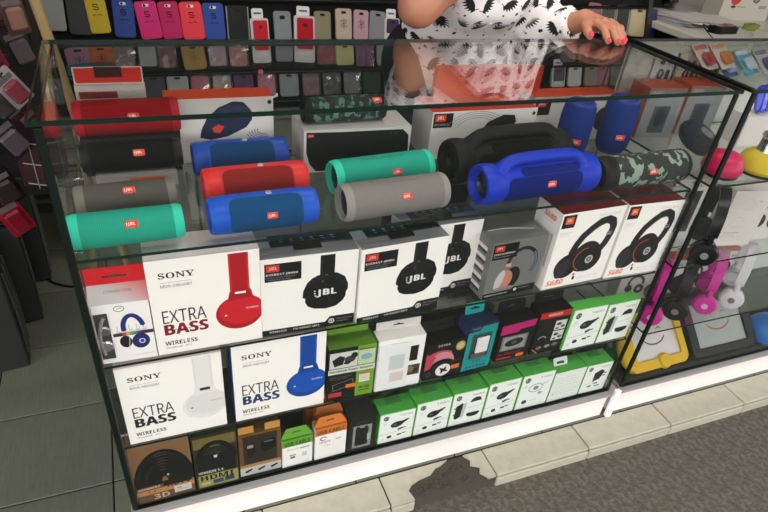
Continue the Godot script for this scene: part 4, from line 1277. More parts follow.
func shelf_one_cartons() -> void:
	# carton under the black speaker with its sticker
	var t := carton("plain_carton", "flat grey carton with an orange sticker under the black speaker", "box", Vector3(0.117, S1, -0.250), 0.150, 0.025, 0.062, 0.0, M("#8f8d86", 0.5), M("#8f8d86", 0.5), M("#8f8d86", 0.5))
	part(t, "orange_sticker", cbox(Vector3(0.070, 0.018, 0.001), 0.0003, Vector3(0.020, 0.013, 0.0008)), M("#c2502a", 0.4))
	for i in 5: part(t, "sticker_print", cbox(Vector3(0.008, 0.006, 0.0006), 0.0002, Vector3(-0.004 + i * 0.012, 0.013, 0.0015)), M("#7d2f1b", 0.5))
	carton("plain_carton", "dark carton under the raised red speaker", "box", Vector3(0.115, S1, -0.316), 0.185, 0.0765, 0.060, 0.0, M("#2a2826", 0.5), M("#2a2826", 0.5), M("#2a2826", 0.5))
	# red boxed thing with a hang tab
	var c := Canvas.new(130, 190, 1.6, "#a5a29b")
	c.rect(0, 0, 130, 12, "#bcb8b0"); c.rect(6, 14, 70, 16, "#6d1a1c"); c.rect(0, 40, 130, 150, "#8d1d22")
	t = carton("speaker_carton", "red and grey carton with a white edged red hang panel behind the red speaker", "box", Vector3(0.092, S1, -0.382), 0.130, 0.160, 0.018, 0.0, printed(c.im, 0.35), M("#b9b5ad", 0.4), M("#8d1d22", 0.4))
	part(t, "panel_edge", cbox(Vector3(0.128, 0.034, 0.0012), 0.0004, Vector3(0.0, 0.177, -0.010)), M("#c9c4bb", 0.4))
	part(t, "hang_panel", cbox(Vector3(0.122, 0.029, 0.0014), 0.0004, Vector3(0.0, 0.1775, -0.0092)), M("#c93226", 0.35))
	part(t, "slot_sticker", cbox(Vector3(0.050, 0.020, 0.001), 0.0003, Vector3(0.0, 0.184, -0.0082)), M("#3a1d1a", 0.4))
	# orange topped white carton with a navy speaker printed on it
	c = Canvas.new(220, 140, 2.0, "#cfccc4")
	c.ell(212, 12, 4.5, 4.5, "#1c1c1c")
	c.poly([Vector2(66, 66), Vector2(80, 40), Vector2(104, 20), Vector2(134, 8), Vector2(156, 10), Vector2(172, 28), Vector2(174, 48), Vector2(160, 66), Vector2(120, 84), Vector2(84, 90), Vector2(62, 84)], "#1b2740")
	c.poly([Vector2(96, 34), Vector2(120, 20), Vector2(148, 18), Vector2(160, 32), Vector2(140, 40), Vector2(110, 46)], "#2a3856")
	c.poly([Vector2(88, 64), Vector2(102, 56), Vector2(114, 62), Vector2(104, 76), Vector2(92, 74)], "#c8402a")
	for i in 5: c.arc(196, 74, 12 + i * 6, 8 + i * 4, 150 + i * 12, 300, 1.5, "#4c5f7a")
	c.rect(0, 36, 22, 50, "#26201f")
	carton("speaker_carton", "white carton with an orange top and printed navy speaker", "box", Vector3(0.300, S1, -0.346), 0.220, 0.140, 0.060, 0.0, printed(c.im, 0.4), M("#cf4a2a", 0.4), M("#bdb9b1", 0.45), "speaker cartons")
	# grey carton with a black speaker front
	c = Canvas.new(262, 96, 2.0, "#b9b7b0")
	c.poly([Vector2(6, 4), Vector2(84, 6), Vector2(240, 6), Vector2(256, 20), Vector2(259, 60), Vector2(250, 92), Vector2(30, 94), Vector2(14, 76), Vector2(6, 50)], "#0f1011")
	c.rect(8, 8, 16, 8, "#8a2420")
	c.text(font(700), "JBL", 10, 9.5, 12, 5, "#caa49c")
	c.ell(130, 14, 22, 3, "#1d1e20"); c.ell(210, 14, 3, 2, "#3d3f42"); c.ell(222, 14, 3, 2, "#3d3f42")
	carton("speaker_carton", "grey white carton with a black speaker printed across its front", "box", Vector3(0.577, S1, -0.252), 0.246, 0.096, 0.115, -0.02, printed(c.im, 0.4), M("#a9a8a1", 0.45), M("#adaba4", 0.45), "speaker cartons")
	# red topped white carton, logo and printed waves
	c = Canvas.new(285, 116, 2.0, "#cbc9c2")
	c.rect(4, 4, 50, 34, "#151414"); c.rect(8, 7, 28, 16, "#c8382c"); c.text(font(700), "JBL", 13, 10, 18, 10, "#e8cfc4"); c.text(font(400), "BOOMBOX", 8, 28, 38, 5, "#b5b3ad")
	for i in 4: c.arc(120, 44, 52 + i * 9, 26 + i * 5, 20, 175, 1.2, "#6f7376")
	c.poly([Vector2(130, 60), Vector2(150, 30), Vector2(190, 14), Vector2(222, 16), Vector2(230, 34), Vector2(200, 60), Vector2(160, 70)], "#17181a")
	c.ell(276, 14, 4.5, 4.5, "#26282a")
	carton("speaker_carton", "white carton with a red top and orange logo behind the black boombox", "box", Vector3(0.903, S1, -0.272), 0.285, 0.116, 0.104, 0.0, printed(c.im, 0.4), M("#a32a20", 0.4), M("#b5b3ac", 0.45), "speaker cartons")
	carton("speaker_carton", "plain red carton standing at the back behind the red topped one", "box", Vector3(0.965, S1, -0.379), 0.300, 0.182, 0.022, 0.0, M("#b53322", 0.45), M("#b53322", 0.45), M("#b53322", 0.45), "speaker cartons")
	# orange topped carton behind the blue towers
	c = Canvas.new(260, 130, 2.0, "#c5c3bc")
	c.rect(6, 6, 46, 44, "#161413"); c.rect(12, 10, 26, 17, "#c23428"); c.text(font(700), "JBL", 16, 13, 18, 10, "#e8cfc4")
	c.ell(118, 60, 20, 40, "#151618"); c.ell(150, 70, 16, 34, "#202224"); c.arc(134, 60, 30, 50, 20, 160, 4, "#151618")
	c.ell(224, 70, 26, 34, "#191a1c")
	carton("speaker_carton", "white carton with an orange top behind the upright blue speakers", "box", Vector3(1.202, S1, -0.322), 0.270, 0.122, 0.062, 0.0, printed(c.im, 0.4), M("#cf4a2a", 0.4), M("#b5b3ac", 0.45), "speaker cartons")

# ================================================================= goods in the second case
func headphones(label: String, at: Vector3, yaw: float, k: float, col: Material, pad: Material, badge: Material, lean := 0.0, group := "folded headphones") -> void:
	var t := thing("headphones", label, "headphones", at, Vector3(lean, yaw, 0), group)
	var R := 0.078 * k
	var outer := []
	var inner := []
	for i in 29:
		var a := deg_to_rad(lerpf(-8, 188, i / 28.0))
		outer.append(Vector2(cos(a) * R, sin(a) * R * 1.18 + 0.095 * k))
		inner.append(Vector2(cos(a) * (R - 0.0065 * k), sin(a) * (R - 0.0065 * k) * 1.18 + 0.095 * k))
	inner.reverse()
	part(t, "headband", prism(PackedVector2Array(outer + inner), 0.026 * k, true), col)
	for s in [-1.0, 1.0]:
		part(t, "arm", tube(curve([Vector3(s * R, 0.088 * k, 0), Vector3(s * R * 1.02, 0.062 * k, 0), Vector3(s * R * 0.98, 0.040 * k, 0)], 8), 0.008 * k, 10), col)
		var cup := [Vector2(0, -0.014 * k), Vector2(0.028 * k, -0.013 * k), Vector2(0.034 * k, -0.004 * k), Vector2(0.034 * k, 0.004 * k), Vector2(0.029 * k, 0.011 * k), Vector2(0.020 * k, 0.013 * k), Vector2(0, 0.0135 * k)]
		var o := part(t, "ear_cup", lathe(cup, 28, "x"), col, Vector3(s * R * 0.97, 0.0345 * k, 0), Vector3(0, 0 if s > 0 else PI, 0))
		part(o, "ear_pad", lathe([Vector2(0.018 * k, -0.012 * k), Vector2(0.018 * k, -0.020 * k), Vector2(0.026 * k, -0.024 * k), Vector2(0.032 * k, -0.019 * k), Vector2(0.031 * k, -0.011 * k)], 24, "x"), pad)
		part(o, "badge", lathe([Vector2(0.010 * k, 0.0125 * k), Vector2(0.009 * k, 0.0150 * k), Vector2(0, 0.0152 * k)], 20, "x"), badge)

func smile_tex(bg: String, line: String) -> StandardMaterial3D:
	var c := Canvas.new(190, 130, 1.6, bg)
	c.arc(95, 50, 48, 34, 205, 335, 5, line)
	c.arc(66, 40, 10, 8, 20, 160, 3.5, line)
	c.arc(124, 40, 10, 8, 20, 160, 3.5, line)
	return printed(c.im, 0.3)

func second_case_goods() -> void:
	var white := M("#d6d2ca", 0.45)
	# ---- upper shelf
	var domes := [["#c11f52", "pink dome speaker on a black base", 1.487, -0.062, 0.050, false], ["#c3ad1e", "yellow dome speaker with a chrome cap", 1.610, -0.050, 0.058, true]]
	for e in domes:
		var r: float = e[4]
		var t := thing("dome_speaker", e[1], "speaker", Vector3(e[2], S1, e[3]), Vector3.ZERO, "dome speakers")
		part(t, "base_ring", lathe([Vector2(0, 0), Vector2(r * 0.8, 0), Vector2(r * 0.9, 0.004), Vector2(r * 0.92, 0.012)], 36), M("#161718", 0.4))
		part(t, "shell", lathe([Vector2(r * 0.92, 0.010), Vector2(r, 0.018), Vector2(r * 0.98, 0.030), Vector2(r * 0.86, 0.046), Vector2(r * 0.62, 0.058), Vector2(r * 0.34, 0.063), Vector2(0, 0.064)], 40), M(e[0], 0.35))
		if e[5]:
			part(t, "chrome_cap", lathe([Vector2(0.030, 0.056), Vector2(0.026, 0.064), Vector2(0.024, 0.092), Vector2(0.028, 0.098), Vector2(0.026, 0.104), Vector2(0, 0.105)], 32), M("#d0d0cc", 0.12, 1.0))
			part(t, "knob", lathe([Vector2(0.016, 0.104), Vector2(0.014, 0.116), Vector2(0, 0.118)], 24), M("#1a1a1a", 0.3))
	var c := Canvas.new(125, 130, 1.8, "#858d87")
	c.rect(34, 46, 56, 70, "#3c4440"); c.ell(62, 78, 18, 26, "#2a302d"); c.rect(8, 8, 40, 10, "#b4bab2")
	var fr := printed(c.im, 0.45)
	var orange := M("#b04426", 0.45)
	carton("speaker_carton", "grey fronted carton with orange sides, beside the case joint", "box", Vector3(1.480, S1, -0.300), 0.120, 0.140, 0.080, -0.10, fr, orange, orange, "orange sided cartons")
	carton("speaker_carton", "grey fronted carton with orange sides behind the round black speaker", "box", Vector3(1.632, S1, -0.305), 0.120, 0.140, 0.080, -0.10, fr, orange, orange, "orange sided cartons")
	var t := thing("round_speaker", "flat round black speaker with a grey oval on top", "speaker", Vector3(1.530, S1 + 0.040, -0.195), Vector3(0.45, 0.2, -0.1))
	part(t, "body", lathe([Vector2(0, -0.022), Vector2(0.048, -0.020), Vector2(0.058, -0.006), Vector2(0.058, 0.006), Vector2(0.050, 0.018), Vector2(0.030, 0.022), Vector2(0, 0.023)], 36), M("#141516", 0.5))
	part(t, "grey_oval", lathe([Vector2(0.020, 0.0225), Vector2(0.018, 0.0245), Vector2(0, 0.025)], 28), M("#6d6f6e", 0.4), Vector3(0.008, 0, 0.004))  # small grey disc set on the black body
	carton("plain_carton", "white carton with small black prints behind the yellow dome speaker", "box", Vector3(1.780, S1, -0.200), 0.15, 0.085, 0.06, -0.1, white, white, white)
	# cards hung on the pale back board
	var cards := [[1.545, 0.838, 0.088, 0.088, "#d4d9d6", "#1c1e20", "white card with black earphones hung on the back board"], [1.640, 0.836, 0.086, 0.088, "#dbd0c8", "#7c1d22", "red edged card with black earphones hung on the back board"], [1.728, 0.840, 0.070, 0.080, "#a9acae", "#35383a", "grey card with a small plug hung on the back board"]]
	for e in cards:
		t = thing("hanging_card", e[6], "package", Vector3(e[0], e[1], -DEEP + 0.006), Vector3(0, 0, 0.0), "cards on the back board")
		part(t, "card", cbox(Vector3(e[2], e[3], 0.002), 0.0005), M(e[4], 0.45))
		part(t, "card_edge", cbox(Vector3(0.010, e[3], 0.0024), 0.0005, Vector3(e[2] / 2 - 0.006, 0, 0.0004)), M(e[5], 0.45))
		var loop := []
		for i in 13: loop.append(Vector3(-0.012 + cos(TAU * i / 12) * 0.008, -0.012 + sin(TAU * i / 12) * 0.012, 0.004))
		part(t, "earphone_cord", tube(loop, 0.0030, 6), M("#17181a", 0.5))
		part(t, "plug", cbox(Vector3(0.012, 0.026, 0.006), 0.002, Vector3(0.014, -0.014, 0.004)), M("#1d1e20", 0.4))
		part(t, "ear_bud", lathe([Vector2(0, -0.004), Vector2(0.006, -0.003), Vector2(0.006, 0.003), Vector2(0, 0.004)], 14, "z"), M("#17181a", 0.4), Vector3(0.010, 0.022, 0.005))
		part(t, "ear_bud", lathe([Vector2(0, -0.004), Vector2(0.006, -0.003), Vector2(0.006, 0.003), Vector2(0, 0.004)], 14, "z"), M("#17181a", 0.4), Vector3(-0.018, 0.020, 0.005))
	var packs := [[1.655, 0.878, "#cfc8c0", "#a32a2c", "white blister card with a red and black plug hung near the top glass"], [1.722, 0.880, "#d5d0c8", "#cf7a3a", "white blister card with an orange corner hung near the top glass"], [1.748, 0.856, "#2c5a94", "#9fb8cf", "blue blister card hung near the top glass"], [1.826, 0.862, "#4aa3b4", "#cfe0e4", "teal bag with a pale label hung near the top glass"], [1.905, 0.862, "#c9cdd0", "#3a4a6c", "white bag with a blue disc hung near the top glass"], [1.985, 0.866, "#b9b4ae", "#8a2f34", "clear bag with a red card hung near the top glass"]]
	for e in packs:
		t = thing("blister_pack", e[4], "package", Vector3(e[0], e[1], -DEEP + 0.030), Vector3(-0.9, 0.0, 0.15), "packs near the top glass")
		part(t, "card", cbox(Vector3(0.058, 0.085, 0.002), 0.0005), M(e[2], 0.35))
		part(t, "blister", cbox(Vector3(0.036, 0.040, 0.014), 0.005, Vector3(0.002, -0.012, 0.008)), M(e[3], 0.2))
		part(t, "label_strip", cbox(Vector3(0.050, 0.014, 0.0026), 0.0005, Vector3(0, 0.030, 0.0006)), M(Color(e[3]).lightened(0.25), 0.4))
	t = thing("blister_pack", "shiny cobalt blue foil pack on top of the white carton", "package", Vector3(1.795, S1 + 0.085, -0.23), Vector3(-0.3, 0.2, 0))
	part(t, "foil_bag", cbox(Vector3(0.11, 0.075, 0.022), 0.010, Vector3(0, 0.040, 0)), M("#1a35c8", 0.15))
	for i in 4: part(t, "foil_fold", tube([Vector3(-0.05 + i * 0.03, 0.006, 0.011), Vector3(-0.035 + i * 0.03, 0.07, 0.011)], 0.003, 6), M("#1a35c8", 0.15))
	# ---- middle shelf
	c = Canvas.new(105, 190, 2.2, "#d3d0ca")
	c.text(font(700, true), "FLC", 56, 12, 34, 10, "#1d1d1f"); c.rect(44, 34, 52, 130, "#34373a")
	c.ell(70, 120, 20, 40, "#17181a"); c.arc(70, 90, 22, 46, 0, 180, 5, "#17181a"); c.rect(10, 170, 60, 2, "#a9a69f")
	carton("headphone_carton", "white box with a dark window behind the large black headphones", "box", Vector3(1.500, S2, -0.130), 0.115, 0.190, 0.060, -0.12, printed(c.im, 0.35), white, white, "boxed headphones in the second case")
	c = Canvas.new(120, 170, 2.0, "#d1cdc5")
	for q in [[54, 40], [46, 96]]:
		c.arc(q[0], q[1], 20, 16, 0, 360, 1.0, "#b5b1a9"); c.arc(q[0] + 14, q[1] + 6, 16, 12, 0, 360, 1.0, "#bdb9b1")
	c.line([Vector2(84, 30), Vector2(96, 34)], 1.4, "#4a4a4a"); c.text(font(400), "on-ear stereo", 16, 126, 50, 4, "#4f4d4a"); c.rect(16, 136, 40, 1.2, "#a9a69f"); c.rect(16, 141, 46, 1.2, "#a9a69f")
	carton("headphone_carton", "white box with faint line drawings, tilted beside the large black headphones", "box", Vector3(1.668, S2, -0.062), 0.125, 0.175, 0.050, -0.16, printed(c.im, 0.35), white, white, "boxed headphones in the second case")
	c = Canvas.new(120, 170, 2.0, "#cfccc4")
	small_headphone(c, 10, 40, 1.4, "#18191b", "#2a2c2e", "#8a8c8c")
	carton("headphone_carton", "white box printed with a black headphone, past the tilted white box", "box", Vector3(1.800, S2, -0.070), 0.125, 0.175, 0.050, -0.05, printed(c.im, 0.35), white, white, "boxed headphones in the second case")
	headphones("large black headphones standing in front of the white windowed box", Vector3(1.540, S2, -0.062), 0.85, 1.06, M("#131415", 0.3), M("#1b1b1c", 0.7), M("#8d8f90", 0.3, 0.5), 0.0)
	# ---- lower shelf: headphones in front of their boxes
	c = Canvas.new(110, 125, 2.0, "#cfcbc3")
	small_headphone(c, 26, 36, 1.0, "#26282c", "#3a3c40", "#c7c9cb"); c.text(font(700), "BEX", 70, 14, 28, 9, "#222326"); c.rect(10, 108, 60, 1.6, "#a9a59d")
	var hb := printed(c.im, 0.4)
	for e in [[1.480, -0.160, "white headphone box behind the pink headphones near the case joint"], [1.600, -0.160, "white headphone box behind the black slim headphones"], [1.720, -0.160, "white headphone box behind the white headphones"], [1.840, -0.160, "white headphone box past the white headphones"]]:
		carton("headphone_carton", e[2], "box", Vector3(e[0], S3, e[1]), 0.112, 0.125, 0.05, -0.15, hb, M("#b2452f", 0.45), white, "white boxes in the lower shelf")
	headphones("bright pink headphones by the black bars of the case joint", Vector3(1.500, S3, -0.092), 0.75, 0.98, M("#c22a8e", 0.35), M("#8a1f66", 0.7), M("#d8a0c6", 0.4))
	headphones("slim black headphones between two pink ones", Vector3(1.600, S3, -0.095), 0.72, 1.08, M("#141516", 0.35), M("#1d1d1e", 0.7), M("#7b6f76", 0.4))
	headphones("bright pink headphones beside the white ones", Vector3(1.712, S3, -0.092), 0.75, 1.00, M("#bd2f8c", 0.35), M("#8a1f66", 0.7), M("#d8a0c6", 0.4))
	headphones("white headphones on the lower shelf", Vector3(1.826, S3, -0.092), 0.72, 1.04, M("#c9c9cb", 0.35), M("#a7a7aa", 0.7), M("#6d6d70", 0.4))
	# ---- floor of the case: tablet covers
	t = thing("tablet_cover", "yellow foam tablet cover with carry handle and smiling white screen", "tablet", Vector3(1.572, 0.013, -0.026), Vector3(-0.82, 0.02, 0.0), "tablet covers")
	var ylw := M("#c9a21a", 0.5)
	var frame := holed(rrect(0.245, 0.185, 0.028, 6, Vector2(0, 0.092)), rrect(0.186, 0.128, 0.008, 4, Vector2(0.006, 0.094)))
	part(t, "foam_frame", prism(frame, 0.024), ylw)
	part(t, "foam_back", prism(rrect(0.235, 0.175, 0.026, 6, Vector2(0, 0.092)), 0.006), M("#b5900f", 0.5), Vector3(0, 0, -0.010))
	part(t, "screen_card", box(Vector3(-0.088, 0.030, 0.0), Vector3(0.100, 0.158, 0.004)), smile_tex("#c4c1bb", "#4a4746"))
	part(t, "carry_handle", tube(curve([Vector3(-0.118, 0.130, 0.012), Vector3(-0.142, 0.105, 0.020), Vector3(-0.148, 0.070, 0.022), Vector3(-0.138, 0.034, 0.020), Vector3(-0.112, 0.018, 0.012)], 20), 0.013, 12), ylw)
	part(t, "foot_lobe", lathe([Vector2(0, -0.012), Vector2(0.022, -0.010), Vector2(0.026, 0), Vector2(0.022, 0.010), Vector2(0, 0.012)], 20, "z"), ylw, Vector3(0.020, 0.018, 0.008))
	t = thing("tablet_cover", "black tablet cover with smiling grey screen", "tablet", Vector3(1.860, 0.012, -0.026), Vector3(-0.82, 0.0, 0.0), "tablet covers")
	part(t, "foam_frame", prism(holed(rrect(0.285, 0.200, 0.020, 6, Vector2(0, 0.100)), rrect(0.220, 0.150, 0.006, 4, Vector2(0, 0.100))), 0.020), M("#161718", 0.5))
	part(t, "foam_back", prism(rrect(0.270, 0.190, 0.018, 6, Vector2(0, 0.100)), 0.005), M("#121314", 0.5), Vector3(0, 0, -0.008))
	part(t, "screen_card", box(Vector3(-0.108, 0.027, 0.0), Vector3(0.108, 0.173, 0.003)), smile_tex("#8f9590", "#8a4a44"))
	t = thing("dome_speaker", "blue dome speaker on the floor of the second case", "speaker", Vector3(2.075, 0.0, -0.060), Vector3.ZERO, "dome speakers")
	part(t, "base_ring", lathe([Vector2(0, 0), Vector2(0.050, 0), Vector2(0.058, 0.012)], 32), M("#15181c", 0.4))
	part(t, "shell", lathe([Vector2(0.058, 0.010), Vector2(0.064, 0.030), Vector2(0.058, 0.060), Vector2(0.040, 0.082), Vector2(0.018, 0.090), Vector2(0, 0.091)], 36), M("#2a6cb4", 0.3))
	# crumpled clear bags on the shelf floor are dark film in the photo
	for e in [[1.44, 0.03, "black film bag bunched by the case joint"], [1.70, 0.02, "black film bag between the tablet covers"]]:
		t = thing("film_bag", e[2], "bag", Vector3(e[0], 0.004, -0.17), Vector3.ZERO, "film bags")
		var st := mk(false)
		var rg := RandomNumberGenerator.new()
		rg.seed = int(e[0] * 100)
		var rings := []
		for i in 7:
			var row := PackedVector3Array()
			for k in 14:
				var a := TAU * k / 14
				var rr := (0.075 if i < 5 else 0.05) * sin(PI * (0.5 + i * 0.07)) * (0.8 + rg.randf() * 0.4)
				row.append(Vector3(cos(a) * rr, i * 0.018, sin(a) * rr * 0.6))
			rings.append(row)
		st.set_smooth_group(-1)
		for i in 6:
			for k in 14:
				var k1 := (k + 1) % 14
				quad(st, rings[i][k1], rings[i][k], rings[i + 1][k], rings[i + 1][k1])
		for k in 14: tri(st, Vector3(0, 0.115, 0), rings[6][(k + 1) % 14], rings[6][k])
		part(t, "film", done(st), M("#1b1d1d", 0.18))

# ================================================================= phone covers on the rack behind
func rack_z(y: float) -> float:
	return -1.27 - (y - 0.40) / 3.0

# style: 0 plain, 1 scribbled, 2 clear frame, 3 patterned, 4 glitter bag, 5 boxed with header
func cover(label: String, x: float, y: float, w: float, h: float, roll: float, col: String, style := 0, group := "phone covers on the rack", dz := 0.012) -> Node3D:
	w *= 1.02
	var slope := atan(1.0 / 3.0)
	var t := thing("phone_cover", label, "phone cover", Vector3(x, y, rack_z(y) + dz), Vector3(-slope, 0, roll), group)
	var r := minf(w, h) * 0.16
	var mat := M(col, 0.42)
	var dark := M("#141315", 0.3)
	if style == 4:
		# wrinkled clear bag with a glittering cover in it
		var st := mk()
		var rg := RandomNumberGenerator.new()
		rg.seed = hash(label)
		var g := []
		for i in 6:
			var row := []
			for j in 5: row.append(Vector3((j / 4.0 - 0.5) * w, i / 5.0 * h, 0.004 + rg.randf() * 0.009))
			g.append(row)
		for i in 5:
			for j in 4:
				tri(st, g[i][j], g[i][j + 1], g[i + 1][j + 1])
				tri(st, g[i][j], g[i + 1][j + 1], g[i + 1][j])
		part(t, "bag_film", done(st), pane_mat("#c8c8c8", 0.10))
		part(t, "shell", prism(rrect(w * 0.86, h * 0.92, r, 4, Vector2(0, h * 0.5)), 0.006), mat)
		for i in 7:
			part(t, "glitter", cbox(Vector3(0.004 + rg.randf() * 0.006, 0.003, 0.001), 0.0003), M(Color(col).lightened(0.5), 0.1, 0.5), Vector3((rg.randf() - 0.5) * w * 0.7, h * (0.12 + 0.7 * rg.randf()), 0.004), Vector3(0, 0, rg.randf() * 3))
		return t
	if style == 5:
		part(t, "tray", prism(rrect(w, h, 0.008, 4, Vector2(0, h / 2)), 0.012), M("#b9b5b2", 0.35))
		part(t, "header", prism(rrect(w * 0.62, 0.034, 0.006, 4, Vector2(0, 0.017)), 0.004), M("#cfccca", 0.4), Vector3(-0.004, h - 0.002, 0))
		part(t, "header_print", cbox(Vector3(w * 0.40, 0.006, 0.001), 0.0003), M("#55545a", 0.5), Vector3(-0.004, h + 0.016, 0.0024))
		part(t, "shell", prism(rrect(w * 0.78, h * 0.66, 0.006, 4, Vector2(0.002, h * 0.62)), 0.006), mat, Vector3(0, 0, 0.006))
		part(t, "camera_window", prism(rrect(w * 0.22, 0.012, 0.005, 4, Vector2(0.002, h * 0.80)), 0.002), M(Color(col).darkened(0.45), 0.4), Vector3(0, 0, 0.0095))
		part(t, "paper_label", cbox(Vector3(w * 0.70, 0.016, 0.001), 0.0003), M("#cbc8c6", 0.5), Vector3(0.002, h * 0.20, 0.0066))
		return t
	part(t, "shell", prism(rrect(w, h, r, 5, Vector2(0, h / 2)), 0.009), mat)
	part(t, "shell_face", prism(rrect(w * 0.93, h * 0.965, r * 0.9, 5, Vector2(0, h / 2)), 0.0016), M(Color(col).lightened(0.02), 0.5), Vector3(0, 0, 0.0048))
	if style == 2:
		for s in [-1.0, 1.0]:
			part(t, "clear_rim", cbox(Vector3(0.005, h * 0.96, 0.012), 0.002, Vector3(s * (w / 2 + 0.002), h / 2, 0)), M("#8f8d8a", 0.15))
	part(t, "camera_window", prism(rrect(w * 0.30, h * 0.075, h * 0.034, 4, Vector2(0, h * 0.875)), 0.002), M("#cfcbc4", 0.3) if style == 1 else dark, Vector3(0, 0, 0.0062))
	part(t, "lens_hole", prism(oval(w * 0.06, w * 0.06, 12, Vector2(-w * 0.05, h * 0.875)), 0.002), dark, Vector3(0, 0, 0.0072))
	if style == 1:
		var ink := M(Color(col).darkened(0.72), 0.5)
		part(t, "scribble", tube(curve([Vector3(0.008, h * 0.70, 0.0062), Vector3(-0.006, h * 0.72, 0.0062), Vector3(-0.006, h * 0.66, 0.0062), Vector3(0.007, h * 0.64, 0.0062), Vector3(0.004, h * 0.58, 0.0062), Vector3(-0.008, h * 0.60, 0.0062)], 18), 0.0015, 6), ink)
		part(t, "scribble", tube(curve([Vector3(-0.014, h * 0.44, 0.0062), Vector3(-0.006, h * 0.47, 0.0062), Vector3(-0.004, h * 0.42, 0.0062)], 8), 0.0010, 6), ink)
		part(t, "scribble", tube(curve([Vector3(0.002, h * 0.45, 0.0062), Vector3(0.010, h * 0.47, 0.0062), Vector3(0.014, h * 0.43, 0.0062)], 8), 0.0010, 6), ink)
	if style == 3:
		var ink2 := M(Color(col).darkened(0.35), 0.4)
		for i in 6:
			var a := TAU * i / 6
			part(t, "ornament", tube(curve([Vector3(0, h * 0.52, 0.0062), Vector3(cos(a) * w * 0.12, h * 0.52 + sin(a) * h * 0.12, 0.0062), Vector3(cos(a + 0.7) * w * 0.24, h * 0.52 + sin(a + 0.7) * h * 0.18, 0.0062)], 8), 0.0012, 5), ink2)
	return t

